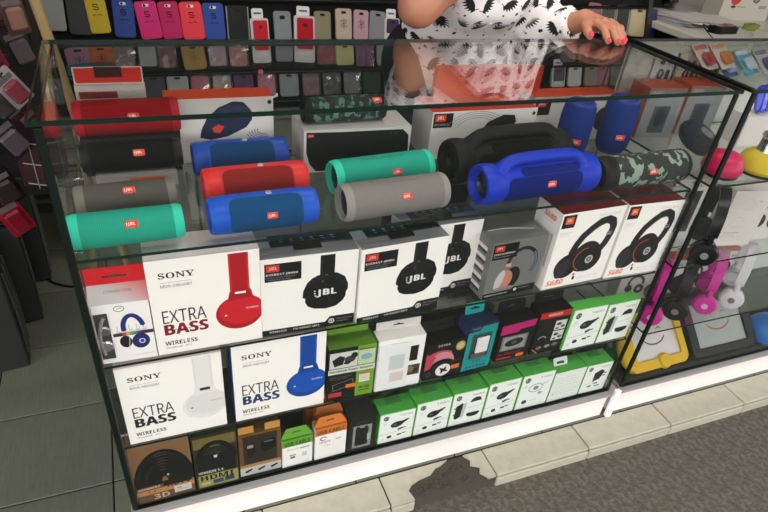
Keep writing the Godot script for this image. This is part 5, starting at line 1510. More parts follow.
func cover_rack() -> void:
	var slope := atan(1.0 / 3.0)
	var t := thing("cover_rack", "dark sloping wall rack holding rows of phone covers", "rack", Vector3(1.12, 0.0, rack_z(0.0)), Vector3.ZERO)
	var board := M("#131211", 0.8)
	var hgt := 1.85
	part(t, "back_panel", box(Vector3(-1.26, 0.45, -0.02), Vector3(1.26, hgt, 0.0)), board, Vector3(0, 0, -0.004), Vector3(-slope, 0, 0))
	for y in [0.478, 0.576, 0.668, 0.805, 0.94, 1.075]:
		part(t, "ledge", cbox(Vector3(2.5, 0.010, 0.030), 0.002), M("#100f0f", 0.4), Vector3(0, y - 0.006, rack_z(y) - rack_z(0.0) + 0.012))
	for sx in [-1.25, 1.25]:
		part(t, "side_rail", box(Vector3(sx - 0.012, 0.47, 0.0), Vector3(sx + 0.012, hgt, 0.03)), M("#2b2826", 0.5), Vector3.ZERO, Vector3(-slope, 0, 0))
	# low cupboard that the rack stands on
	var cb := thing("low_cupboard", "grey green low cupboard under the phone cover rack", "cupboard", Vector3(1.12, FLOOR, -1.24))
	var cm := M("#6b6f63", 0.5)
	part(cb, "cupboard_body", cbox(Vector3(2.44, 0.445 - FLOOR - 0.02, 0.36), 0.003, Vector3(0, (0.445 - FLOOR - 0.02) / 2, -0.195)), cm)
	part(cb, "cupboard_top", cbox(Vector3(2.48, 0.018, 0.40), 0.003, Vector3(0, 0.436 - FLOOR, -0.18)), cm)
	for i in 6:
		var dx := -1.015 + i * 0.406
		var up := part(cb, "drawer", cbox(Vector3(0.398, 0.150, 0.016), 0.002, Vector3(dx, 0.458, -0.007)), cm)
		part(up, "handle", cbox(Vector3(0.09, 0.010, 0.014), 0.003, Vector3(dx, 0.470, 0.008)), M("#55554f", 0.3, 0.6))
		var dr := part(cb, "door", cbox(Vector3(0.398, 0.350, 0.016), 0.002, Vector3(dx, 0.200, -0.007)), cm)
		part(dr, "handle", cbox(Vector3(0.010, 0.09, 0.014), 0.003, Vector3(dx + 0.17, 0.300, 0.008)), M("#55554f", 0.3, 0.6))
	# row in view above the glass: x, y, width, height, roll, colour, style
	var r1 := [
		[-0.068, 0.701, 0.062, 0.118, -0.03, "#7f837e", 0, "silver grey phone cover at the bamboo pole end of the rack"],
		[0.004, 0.690, 0.066, 0.122, -0.03, "#2d2f30", 0, "charcoal phone cover between silver and yellow ones"],
		[0.064, 0.694, 0.062, 0.122, 0.06, "#b39a1e", 1, "yellow phone cover with black scribbles"],
		[0.138, 0.682, 0.064, 0.118, -0.04, "#223a80", 1, "dark blue phone cover beside the yellow one"],
		[0.222, 0.678, 0.068, 0.118, 0.10, "#c01c66", 1, "hot pink phone cover with black scribbles"],
		[0.290, 0.678, 0.064, 0.118, 0.07, "#ae1252", 1, "magenta phone cover between the hot pink and coral ones"],
		[0.360, 0.676, 0.072, 0.120, 0.04, "#d8333f", 1, "coral red phone cover with black scribbles"],
		[0.431, 0.675, 0.070, 0.118, 0.0, "#24418a", 1, "blue phone cover beside the coral red one"],
		[0.512, 0.672, 0.068, 0.114, -0.02, "#111213", 2, "glossy black phone cover with a clear rim"],
		[0.588, 0.600, 0.064, 0.150, 0.0, "#b31624", 5, "red phone cover in a white tray pack beside the black one"],
		[0.671, 0.604, 0.062, 0.170, -0.01, "#75787a", 0, "long silver phone cover with a black camera window"],
		[0.746, 0.600, 0.076, 0.160, -0.06, "#a30f1e", 5, "dark red phone cover in a white tray pack beside the silver one"],
		[0.822, 0.672, 0.062, 0.100, -0.03, "#7b745a", 0, "olive gold phone cover"],
		[0.905, 0.674, 0.062, 0.108, -0.02, "#a79a86", 3, "beige phone cover with a brown floral ornament"],
		[0.972, 0.674, 0.058, 0.104, -0.06, "#a8858a", 3, "dusty rose phone cover with an ornament"],
		[1.036, 0.671, 0.064, 0.104, -0.10, "#77777a", 0, "translucent grey phone cover"],
		[1.100, 0.673, 0.062, 0.078, -0.05, "#3a2440", 5, "purple pack with a white label by the assistant's elbow"],
		[2.060, 0.700, 0.066, 0.120, -0.10, "#8a5662", 0, "dull pink phone cover by the assistant's sleeve"],
		[2.138, 0.690, 0.070, 0.120, -0.08, "#3d4229", 2, "olive phone cover with pale rim"],
		[2.222, 0.690, 0.064, 0.122, -0.08, "#2b2522", 2, "dark brown phone cover with pale rim"],
		[2.316, 0.684, 0.092, 0.122, -0.06, "#b4a47c", 2, "cream phone cover with pale rim"],
		[2.392, 0.672, 0.060, 0.130, -0.04, "#1a1c46", 0, "navy phone cover at the desk end of the rack"]]
	for e in r1:
		cover(e[7], e[0], e[1], e[2], e[3], e[4], e[5], e[6], "phone covers in the upper visible row")
	var r2 := [
		[-0.010, 0.574, 0.078, 0.086, 0.10, "#8c6b80", 3, "lilac phone cover standing in a teal pouch"],
		[0.052, 0.580, 0.076, 0.084, 0.0, "#a8552e", 3, "orange phone cover with a picture, second row"],
		[0.122, 0.594, 0.070, 0.070, 0.0, "#6a5654", 4, "brownish cover in a wrinkled clear bag, second row"],
		[0.197, 0.594, 0.062, 0.070, 0.0, "#8b8f8a", 4, "silver cover in a shiny clear bag, second row"],
		[0.260, 0.590, 0.062, 0.076, 0.0, "#5a1d28", 4, "maroon cover in a clear bag, second row"],
		[0.352, 0.584, 0.076, 0.082, 0.08, "#8f7138", 3, "tan gold phone cover, second row"],
		[0.430, 0.592, 0.066, 0.072, 0.0, "#9a8088", 4, "pale pink silver cover in a clear bag, second row"],
		[0.503, 0.590, 0.070, 0.074, 0.0, "#8f5f4c", 4, "reddish tan cover in a clear bag, second row"],
		[0.832, 0.592, 0.078, 0.070, 0.0, "#7a2420", 4, "red glitter cover, second row"],
		[0.904, 0.590, 0.070, 0.074, 0.0, "#a9a474", 0, "pale yellow green phone cover, second row"],
		[0.985, 0.584, 0.074, 0.080, 0.0, "#5c2450", 4, "purple glitter cover, second row"],
		[1.072, 0.586, 0.072, 0.078, 0.0, "#7d8084", 3, "silver cover with a ring holder, second row"],
		[1.150, 0.586, 0.072, 0.078, 0.0, "#4a3a30", 0, "brown phone cover, second row by the assistant"],
		[1.940, 0.586, 0.080, 0.078, 0.0, "#5a4a58", 0, "plum phone cover, second row past the assistant"],
		[2.040, 0.586, 0.080, 0.078, 0.0, "#2c2a2c", 0, "black phone cover, second row past the assistant"]]
	for e in r2:
		var cv := cover(e[7], e[0], e[1], e[2], e[3], e[4], e[5], e[6], "phone covers in the second row", 0.016)
		if "pouch" in e[7]: part(cv, "pouch", prism(rrect(0.092, 0.046, 0.006, 4, Vector2(0, 0.012)), 0.016), M("#1f5f5c", 0.4))
		if "picture" in e[7]: part(cv, "grey_card", cbox(Vector3(0.078, 0.034, 0.003), 0.001, Vector3(0, 0.016, 0.008)), M("#4a4a48", 0.4))
		if "ring" in e[7]:
			part(cv, "ring_holder", lathe([Vector2(0.010, -0.002), Vector2(0.016, -0.002), Vector2(0.016, 0.002), Vector2(0.010, 0.002), Vector2(0.010, -0.002)], 20, "z"), M("#c9cbcc", 0.15, 0.8), Vector3(0, 0.040, 0.010))
	var r3 := [
		[0.120, "#5f6468", 4, "grey cover in a clear bag, third row under the silver bag"],
		[0.205, "#3a3c40", 0, "slate phone cover, third row"],
		[0.283, "#8d9496", 0, "light grey phone cover, third row"],
		[0.360, "#9c5166", 4, "rose cover in a clear bag, third row"],
		[0.435, "#8f8478", 4, "greige cover in a clear bag, third row"],
		[0.512, "#4d3552", 0, "violet phone cover, third row"],
		[0.596, "#b0667a", 4, "pink cover with a charm, third row"],
		[0.680, "#7d8688", 0, "ash grey phone cover, third row"],
		[0.765, "#76525c", 4, "mauve cover in a clear bag, third row"],
		[0.845, "#3c3a3e", 4, "dark cover in a clear bag, third row"],
		[0.928, "#6c6f70", 4, "smoky grey cover in a clear bag, third row"],
		[1.010, "#2f3a38", 0, "dark green phone cover, third row"],
		[1.096, "#5f5a58", 4, "taupe cover in a clear bag, third row"],
		[1.895, "#4f4a56", 5, "dark pack with a white strip, third row past the assistant"],
		[1.985, "#c0bdba", 0, "white phone cover, third row past the assistant"],
		[2.075, "#8b857c", 0, "stone grey phone cover, third row past the assistant"],
		[2.140, "#a05c74", 0, "raspberry phone cover, third row past the assistant"],
		[2.225, "#66705e", 0, "grey green phone cover, third row past the assistant"]]
	for e in r3:
		var cv := cover(e[3], e[0], 0.488, 0.070, 0.084, 0.0, e[1], e[2], "phone covers in the third row", 0.016)
		if "charm" in e[3]: part(cv, "charm", lathe([Vector2(0, -0.005), Vector2(0.010, -0.003), Vector2(0.010, 0.003), Vector2(0, 0.005)], 10, "z"), M("#c86a86", 0.3), Vector3(-0.02, 0.088, 0.010))

func desk() -> void:
	var t := thing("side_desk", "white side desk with papers behind the second case", "desk", Vector3(3.10, FLOOR, -1.55))
	var h := 0.75 - FLOOR
	part(t, "desk_top", cbox(Vector3(1.40, 0.030, 1.10), 0.004, Vector3(0, h - 0.015, 0)), M("#d0cbc0", 0.45))
	part(t, "side_panel", cbox(Vector3(0.020, h - 0.030, 1.04), 0.002, Vector3(-0.64, (h - 0.03) / 2, 0)), M("#1d1b1a", 0.6))
	part(t, "side_panel", cbox(Vector3(0.020, h - 0.030, 1.04), 0.002, Vector3(0.66, (h - 0.03) / 2, 0)), M("#1d1b1a", 0.6))
	part(t, "back_panel", cbox(Vector3(1.28, h - 0.030, 0.016), 0.002, Vector3(0.01, (h - 0.03) / 2, -0.50)), M("#1d1b1a", 0.6))
	var y := 0.750
	var names := ["crumpled white sheet", "grey printed sheet", "white sheet with a folded corner", "bluish white sheet", "white sheet", "creased cream sheet"]
	for i in 6:
		var q := thing("paper_sheet", "%s in the paper pile on the side desk, %s" % [names[i], ["lowest", "second up", "third up", "fourth up", "fifth up", "topmost"][i]], "paper", Vector3(2.60 + i * 0.012, y + 0.0035 * i + 0.001, -1.36 + i * 0.004), Vector3(0, 0.25 * sin(i * 2.1), 0), "papers on the desk")
		var st := mk(false)
		var nx := 8
		var g := []
		for a in nx + 1:
			var row := []
			for b in 5: row.append(Vector3((a / 8.0 - 0.5) * 0.30, 0.0012 * (1.0 + sin(a * 1.3 + i * 2.0)) + 0.0004 * b, (b / 4.0 - 0.5) * 0.21))
			g.append(row)
		for a in nx:
			for b in 4: quad(st, g[a][b + 1], g[a + 1][b + 1], g[a + 1][b], g[a][b])
		part(q, "sheet", done(st), M(["#dddbd9", "#c4c2c4", "#e2dfda", "#cfd1d6", "#e6e3df", "#d4cfc5"][i], 0.6))
	# card scanner
	t = thing("card_reader", "black handheld reader with grey corners lying on the side desk", "device", Vector3(2.62, y, -1.165), Vector3(0, 0.1, 0))
	part(t, "body", prism_flat(rrect(0.150, 0.070, 0.028, 6), 0.0, 0.026), M("#111214", 0.3))
	part(t, "top_plate", prism_flat(rrect(0.128, 0.052, 0.022, 6), 0.026, 0.031), M("#1c1e20", 0.2))
	for s in [-1.0, 1.0]: part(t, "grey_corner", cbox(Vector3(0.030, 0.006, 0.020), 0.003, Vector3(s * 0.052, 0.030, -0.020)), M("#9a9c9e", 0.3))
	var w := thing("cable", "thin black cable of the handheld reader on the side desk", "cable", Vector3(2.50, y, -1.16))
	part(w, "cord", tube(curve([Vector3(0.045, 0.010, 0.0), Vector3(0.010, 0.030, -0.02), Vector3(-0.03, 0.020, 0.04), Vector3(-0.06, 0.003, 0.12)], 20), 0.0022, 6), M("#131313", 0.5))
	# printed boxes and gadgets at the back of the desk
	var c := Canvas.new(200, 140, 2.0, "#b7b0a4")
	c.ell(50, 60, 20, 26, "#b8332a", 0.3); c.ell(46, 92, 10, 5, "#3a3835"); c.ell(130, 62, 14, 14, "#55504a"); c.ell(130, 62, 8, 8, "#8d867c"); c.rect(64, 90, 30, 3, "#77716a"); c.rect(150, 84, 30, 12, "#8d867c")
	carton("speaker_carton", "cream box with a red balloon print on the side desk", "box", Vector3(3.00, y, -1.40), 0.30, 0.17, 0.12, -0.1, printed(c.im, 0.4), M("#b7b0a4", 0.4), M("#b7b0a4", 0.4))
	t = thing("camera_gadget", "black camera and tripod head lying on the side desk", "device", Vector3(2.70, y, -1.66))
	part(t, "camera_body", cbox(Vector3(0.13, 0.080, 0.06), 0.008, Vector3(0, 0.042, 0)), M("#18191a", 0.4))
	part(t, "lens", lathe([Vector2(0.030, 0), Vector2(0.030, 0.05), Vector2(0.024, 0.055), Vector2(0, 0.05)], 24, "z"), M("#101112", 0.25), Vector3(0.01, 0.042, 0.03))
	part(t, "tripod_arm", tube([Vector3(-0.06, 0.03, 0.02), Vector3(-0.15, 0.012, 0.09)], 0.010, 8), M("#1c1d1e", 0.4))
	t = thing("earphone_case", "lime green earphone pouch on the side desk", "pouch", Vector3(2.86, y, -1.22), Vector3(0, 0.3, 0))
	part(t, "pouch", prism_flat(rrect(0.085, 0.055, 0.022, 5), 0.0, 0.022), M("#7f9440", 0.5))
	part(t, "zip", tube([Vector3(-0.03, 0.0235, 0), Vector3(0.03, 0.0235, 0)], 0.0018, 6), M("#4b5a24", 0.5))
	carton("plain_carton", "low white carton beside the handheld reader", "box", Vector3(2.86, y, -1.00), 0.24, 0.03, 0.10, 0.05, M("#c4bfb4", 0.4), M("#c4bfb4", 0.4), M("#c4bfb4", 0.4))

func left_side() -> void:
	# bamboo pole leaning behind the case
	var t := thing("bamboo_pole", "bamboo pole leaning behind the left end of the case", "pole", Vector3(0.097, FLOOR, -0.600))
	var pts := []
	var rad := []
	for i in 29:
		var f := i / 28.0
		pts.append(Vector3(-0.175 * f, 1.45 * f, -0.02 * f))
		rad.append(0.0115 if i % 6 else 0.0128)
	part(t, "pole", tube(pts, rad, 12), M("#8a7650", 0.5))
	# stand of hanging accessory packs
	t = thing("hook_stand", "dark wire stand with accessory packs beside the case", "stand", Vector3(-0.30, FLOOR, -0.80))
	part(t, "post", tube([Vector3(-0.02, 0, -0.072), Vector3(-0.02, 1.9, -0.072)], 0.016, 12), M("#242322", 0.4, 0.3))
	part(t, "post", tube([Vector3(-0.30, 0, -0.072), Vector3(-0.30, 1.9, -0.072)], 0.016, 12), M("#242322", 0.4, 0.3))
	for i in range(1, 9):
		part(t, "cross_bar", tube([Vector3(-0.32, 0.36 + i * 0.17, -0.09), Vector3(0.18, 0.36 + i * 0.17, -0.09)], 0.004, 8), M("#262523", 0.5))
	part(t, "back_panel", box(Vector3(-0.45, 0.46, -0.135), Vector3(0.195, 1.9, -0.120)), M("#191616", 0.8))
	var packs := [
		# x, y(top), z, w, h, tilt, yaw, card, blister, label
		[-0.177, 0.895, -0.66, 0.062, 0.120, 0.30, 0.5, "#7d2338", "#5a1c2c", "crimson accessory pack hanging with a pale top label"],
		[-0.097, 0.935, -0.74, 0.050, 0.090, 0.10, 0.4, "#4a342c", "#7d5a4e", "brown beaded pack hanging highest"],
		[-0.212, 0.990, -0.66, 0.070, 0.090, 0.15, 0.5, "#2c2228", "#6a4652", "plum accessory pack hanging above the crimson one"],
		[-0.140, 0.798, -0.62, 0.052, 0.090, 0.55, 0.5, "#8f8888", "#74323c", "pale accessory pack with a dark red blister"],
		[-0.177, 0.760, -0.64, 0.056, 0.090, 0.50, 0.5, "#5f5a5a", "#3a3638", "grey blister pack beside the pale red-blistered one"],
		[-0.177, 0.680, -0.64, 0.064, 0.105, 0.50, 0.5, "#241c24", "#4a4248", "dark purple pack with a grey blister"],
		[-0.122, 0.690, -0.68, 0.046, 0.085, 0.55, 0.5, "#35201f", "#221617", "dark red pack hanging by the wire basket"],
		[-0.217, 0.550, -0.66, 0.070, 0.100, 0.3, 0.4, "#161213", "#2a2020", "black pack hanging below the purple one"],
		[-0.217, 0.470, -0.66, 0.060, 0.110, 0.35, 0.4, "#8a1424", "#701020", "bright red case hanging lowest by the floor cartons"],
		[-0.135, 0.960, -0.80, 0.060, 0.110, 0.20, 0.4, "#3a2a2c", "#5c3a40", "wine coloured pack hanging behind the crimson one"],
		[-0.120, 0.850, -0.80, 0.056, 0.100, 0.25, 0.4, "#2a2628", "#554a4c", "charcoal pack hanging behind the pale one"],
		[-0.125, 0.640, -0.82, 0.060, 0.110, 0.20, 0.4, "#2c1e20", "#4a2a30", "dark maroon pack hanging behind the wire basket"],
		[-0.245, 0.860, -0.70, 0.070, 0.120, 0.20, 0.4, "#4a2a34", "#83636c", "dusty pink pack hanging at the outer end of the stand"],
		[-0.240, 0.660, -0.72, 0.070, 0.110, 0.25, 0.4, "#201a1c", "#3a3032", "black purple pack hanging at the outer end of the stand"]]
	for e in packs:
		var q := thing("accessory_pack", e[9], "package", Vector3(e[0], e[1], e[2]), Vector3(0, e[6], e[5]), "hanging accessory packs")
		var w: float = e[3]
		var h: float = e[4]
		part(q, "card", prism(holed(rrect(w, h, 0.005, 3, Vector2(0, -h / 2)), rrect(0.020, 0.005, 0.002, 3, Vector2(0, -0.010))), 0.0016), M(e[7], 0.35))
		part(q, "blister", cbox(Vector3(w * 0.72, h * 0.56, 0.018), 0.006, Vector3(0, -h * 0.60, 0.009)), M(e[8], 0.2))
		part(q, "top_label", cbox(Vector3(w * 0.8, h * 0.14, 0.0022), 0.0004, Vector3(0, -h * 0.24, 0.0006)), M("#5a5452", 0.5))
		part(q, "hook", tube([Vector3(0, -0.010, -0.07), Vector3(0, -0.010, 0.012), Vector3(0, 0.0, 0.018)], 0.0018, 6), M("#45443f", 0.4, 0.5))
	# white wire basket
	t = thing("wire_basket", "pale wire basket shelf between hanging packs and the case", "basket", Vector3(-0.085, 0.50, -0.72), Vector3(0, 0.25, 0))
	var wire := M("#8d8a84", 0.4, 0.3)
	for i in 3:
		part(t, "rim_wire", tube(curve([Vector3(-0.07, i * 0.055, 0.02), Vector3(-0.02, i * 0.055, 0.055), Vector3(0.05, i * 0.055 + 0.006, 0.05), Vector3(0.06, i * 0.055 + 0.01, 0.0)], 16), 0.0017, 6), wire)
	for i in 4:
		part(t, "upright_wire", tube([Vector3(-0.05 + i * 0.032, -0.01, 0.042 + 0.010 * sin(i * 1.0)), Vector3(-0.05 + i * 0.032, 0.12, 0.042 + 0.010 * sin(i * 1.0))], 0.0013, 6), wire)
	part(t, "back_plate", box(Vector3(-0.08, -0.02, -0.012), Vector3(0.06, 0.16, -0.004)), M("#3a2326", 0.5))
	# dark wrapped cartons on the floor
	var boxes := [[-0.375, -0.76, 0.17, 0.34, 0.16, 0.12, "dark plastic wrapped carton on the floor, nearest the case front"], [-0.350, -0.98, 0.16, 0.36, 0.16, 0.20, "dark plastic wrapped carton on the floor, middle one"], [-0.330, -1.22, 0.16, 0.40, 0.16, 0.10, "dark plastic wrapped carton on the floor, next to the dark step"]]
	for b in boxes:
		var q := thing("wrapped_carton", b[6], "box", Vector3(b[0], FLOOR, b[1]), Vector3(0, b[5], 0), "wrapped cartons on the floor")
		part(q, "carton", cbox(Vector3(b[2], b[3], b[4]), 0.004, Vector3(0, b[3] / 2, 0)), M("#2b2c29", 0.5))
		part(q, "top_flap", cbox(Vector3(b[2] * 0.98, 0.004, b[4] * 0.55), 0.001, Vector3(0.004, b[3] + 0.012, -0.02)), M("#2a2b2a", 0.4), Vector3.ZERO, Vector3(0.12, 0, 0.05))
		for i in 3:
			part(q, "film_fold", tube(curve([Vector3(b[2] / 2 + 0.002, b[3] * 0.96, b[4] * (0.3 - 0.3 * i)), Vector3(b[2] / 2 + 0.005, b[3] * 0.5, b[4] * (0.26 - 0.3 * i)), Vector3(b[2] / 2 + 0.002, b[3] * 0.04, b[4] * (0.32 - 0.3 * i))], 10), 0.004, 6), M("#4a4c47", 0.3))
	var s := thing("low_step", "dark wooden slatted step on the floor behind the case", "step", Vector3(-0.40, FLOOR, -1.78))
	for i in 4:
		part(s, "slat", cbox(Vector3(0.50, 0.022, 0.085), 0.003, Vector3(0, 0.10, 0.16 - i * 0.10)), M("#3d3a34", 0.6))
	for sx in [-0.22, 0.22]:
		part(s, "leg", cbox(Vector3(0.035, 0.09, 0.36), 0.003, Vector3(sx, 0.045, 0.01)), M("#2e2b27", 0.6))
	t = thing("cable", "thin black cable lying across the floor tiles", "cable", Vector3(-0.22, FLOOR, -1.10))
	part(t, "cord", tube(curve([Vector3(-0.10, 0.02, -0.10), Vector3(-0.04, 0.006, -0.05), Vector3(0.00, 0.004, -0.01), Vector3(0.06, 0.004, 0.02), Vector3(0.16, 0.004, 0.02)], 26), 0.0038, 8), M("#0f0f0f", 0.5))

# ================================================================= the assistant
# distance field of tapered capsules, meshed as surface nets and added to one SurfaceTool
func field_into(st: SurfaceTool, bones: Array, k: float, cell: float, cuts := [], clips := []) -> Dictionary:
	var lo := Vector3.ONE * 1e9
	var hi := -lo
	for b in bones:
		var r := maxf(b[2], b[3]) + k * 0.5 + cell * 3.0
		lo = lo.min(b[0] - Vector3.ONE * r).min(b[1] - Vector3.ONE * r)
		hi = hi.max(b[0] + Vector3.ONE * r).max(b[1] + Vector3.ONE * r)
	var n := Vector3i(((hi - lo) / cell).ceil()) + Vector3i.ONE
	var f := PackedFloat32Array()
	f.resize(n.x * n.y * n.z)
	f.fill(1.0)
	for b in bones:
		var a: Vector3 = b[0]
		var d: Vector3 = b[1] - a
		var ra: float = b[2]
		var rb: float = b[3]
		var r := maxf(ra, rb) + k + cell * 2.0
		var l0 := Vector3i(((a.min(b[1]) - Vector3.ONE * r - lo) / cell).floor()).max(Vector3i.ZERO)
		var l1 := Vector3i(((a.max(b[1]) + Vector3.ONE * r - lo) / cell).ceil()).min(n - Vector3i.ONE)
		var dd := maxf(d.length_squared(), 1e-9)
		for z in range(l0.z, l1.z + 1):
			for y in range(l0.y, l1.y + 1):
				var i := (z * n.y + y) * n.x + l0.x
				var p := lo + Vector3(l0.x, y, z) * cell - a
				for x in range(l0.x, l1.x + 1):
					var t := clampf(p.dot(d) / dd, 0.0, 1.0)
					var v := (p - d * t).length() - (ra + (rb - ra) * t)
					var o := f[i]
					var h := maxf(k - absf(o - v), 0.0) / k
					f[i] = minf(o, v) - h * h * k * 0.25
					i += 1
					p.x += cell
	for c in cuts:
		var a: Vector3 = c[0]
		var d: Vector3 = c[1] - a
		var r: float = maxf(c[2], c[3]) + cell * 3.0
		var l0 := Vector3i(((a.min(c[1]) - Vector3.ONE * r - lo) / cell).floor()).max(Vector3i.ZERO)
		var l1 := Vector3i(((a.max(c[1]) + Vector3.ONE * r - lo) / cell).ceil()).min(n - Vector3i.ONE)
		var dd := maxf(d.length_squared(), 1e-9)
		for z in range(l0.z, l1.z + 1):
			for y in range(l0.y, l1.y + 1):
				for x in range(l0.x, l1.x + 1):
					var p := lo + Vector3(x, y, z) * cell - a
					var t := clampf(p.dot(d) / dd, 0.0, 1.0)
					var i := (z * n.y + y) * n.x + x
					f[i] = maxf(f[i], lerpf(c[2], c[3], t) - (p - d * t).length())
	for c in clips:   # [centre, normal, reach]
		var r: float = c[2]
		var l0 := Vector3i(((c[0] - Vector3.ONE * r - lo) / cell).floor()).max(Vector3i.ZERO)
		var l1 := Vector3i(((c[0] + Vector3.ONE * r - lo) / cell).ceil()).min(n - Vector3i.ONE)
		for z in range(l0.z, l1.z + 1):
			for y in range(l0.y, l1.y + 1):
				for x in range(l0.x, l1.x + 1):
					var p: Vector3 = lo + Vector3(x, y, z) * cell - c[0]
					if p.length() < r:
						var i := (z * n.y + y) * n.x + x
						f[i] = maxf(f[i], p.dot(c[1]))
	# nets
	var vid := {}
	var verts := PackedVector3Array()
	var sx := 1
	var sy := n.x
	var sz := n.x * n.y
	var off := [0, sx, sy, sx + sy, sz, sx + sz, sy + sz, sx + sy + sz]
	var cor := [Vector3(0, 0, 0), Vector3(1, 0, 0), Vector3(0, 1, 0), Vector3(1, 1, 0), Vector3(0, 0, 1), Vector3(1, 0, 1), Vector3(0, 1, 1), Vector3(1, 1, 1)]
	var eds := [[0, 1], [2, 3], [4, 5], [6, 7], [0, 2], [1, 3], [4, 6], [5, 7], [0, 4], [1, 5], [2, 6], [3, 7]]
	for z in n.z - 1:
		for y in n.y - 1:
			var i := z * sz + y * sy
			for x in n.x - 1:
				var f0 := f[i]
				if absf(f0) < cell * 2.5:
					var neg := 0
					for o in off:
						if f[i + o] < 0.0: neg += 1
					if neg > 0 and neg < 8:
						var s := Vector3.ZERO
						var m := 0
						for e in eds:
							var a := f[i + off[e[0]]]
							var b := f[i + off[e[1]]]
							if (a < 0.0) != (b < 0.0):
								s += cor[e[0]].lerp(cor[e[1]], a / (a - b))
								m += 1
						vid[i] = verts.size()
						verts.append(lo + (Vector3(x, y, z) + s / m) * cell)
				i += 1
	var nor := PackedVector3Array()
	nor.resize(verts.size())
	var quads := []
	for i in vid.keys():
		var f0 := f[i]
		for ax in 3:
			var st1: int = [sx, sy, sz][ax]
			var u: int = [sy, sz, sx][ax]
			var w: int = [sz, sx, sy][ax]
			if (f0 < 0.0) == (f[i + st1] < 0.0): continue
			if not (vid.has(i - u) and vid.has(i - w) and vid.has(i - u - w)): continue
			var q := [vid[i], vid[i - u], vid[i - u - w], vid[i - w]]
			if f0 >= 0.0: q.reverse()
			var nn := (verts[q[1]] - verts[q[0]]).cross(verts[q[3]] - verts[q[0]])
			for e in q: nor[e] += nn
			quads.append(q)
	for q in quads:
		for e in [q[0], q[2], q[1], q[0], q[3], q[2]]:
			st.set_normal(nor[e].normalized())
			st.add_vertex(verts[e])
	return {"f": f, "lo": lo, "n": n, "cell": cell}

# front surface of a field, looking along -z
func front_z(fd: Dictionary, x: float, y: float) -> float:
	var n: Vector3i = fd.n
	var p: Vector3 = (Vector3(x, y, 0) - fd.lo) / fd.cell
	for z in range(n.z - 2, 0, -1):
		var a: float = fd.f[(z * n.y + int(p.y)) * n.x + int(p.x)]
		if a < 0.0:
			return fd.lo.z + (z + 0.5) * fd.cell
	return fd.lo.z

func shirt_mat() -> StandardMaterial3D:
	var c := Canvas.new(200, 200, 3.0, "#f0ebe9")
	var rg := RandomNumberGenerator.new()
	rg.seed = 5
	var k := "#161517"
	for gy in 4:
		for gx in 4:
			var o := Vector2(25 + gx * 50 + (12.0 if gy % 2 else -6.0), 25 + gy * 50)
			o.x = clampf(o.x, 18, 182)
			var a := rg.randf_range(-0.5, 0.4)
			var fl := -1.0 if (gx + gy) % 3 == 0 else 1.0
			var T := func(x: float, y: float) -> Vector2: return o + Vector2(x * fl * 1.15, y * 1.2).rotated(a)
			# leaf tuft with a toothed edge
			c.poly([T.call(-15, 7), T.call(-10, -3), T.call(-2, -10), T.call(7, -12), T.call(14, -9), T.call(8, -7.5), T.call(15, -3.5), T.call(6, -3.5), T.call(13, 1.5), T.call(3.5, 0.5), T.call(9, 6), T.call(0.5, 4), T.call(4, 10), T.call(-3.5, 6.5), T.call(-2, 12), T.call(-8, 8), T.call(-9, 13)], k)
			c.line([T.call(-14, 5), T.call(-20, 2)], 1.6, k)
			c.poly([T.call(20, 8), T.call(25, 6), T.call(26, 11), T.call(21, 13)], k)
			c.ell(T.call(-4, 20).x, T.call(-4, 20).y, 2.6, 2.0, k)
	var m := StandardMaterial3D.new()
	m.albedo_texture = tex(c.im)
	m.uv1_triplanar = true
	m.uv1_scale = Vector3.ONE / 0.235
	m.uv1_triplanar_sharpness = 12.0
	m.roughness = 0.85
	return m

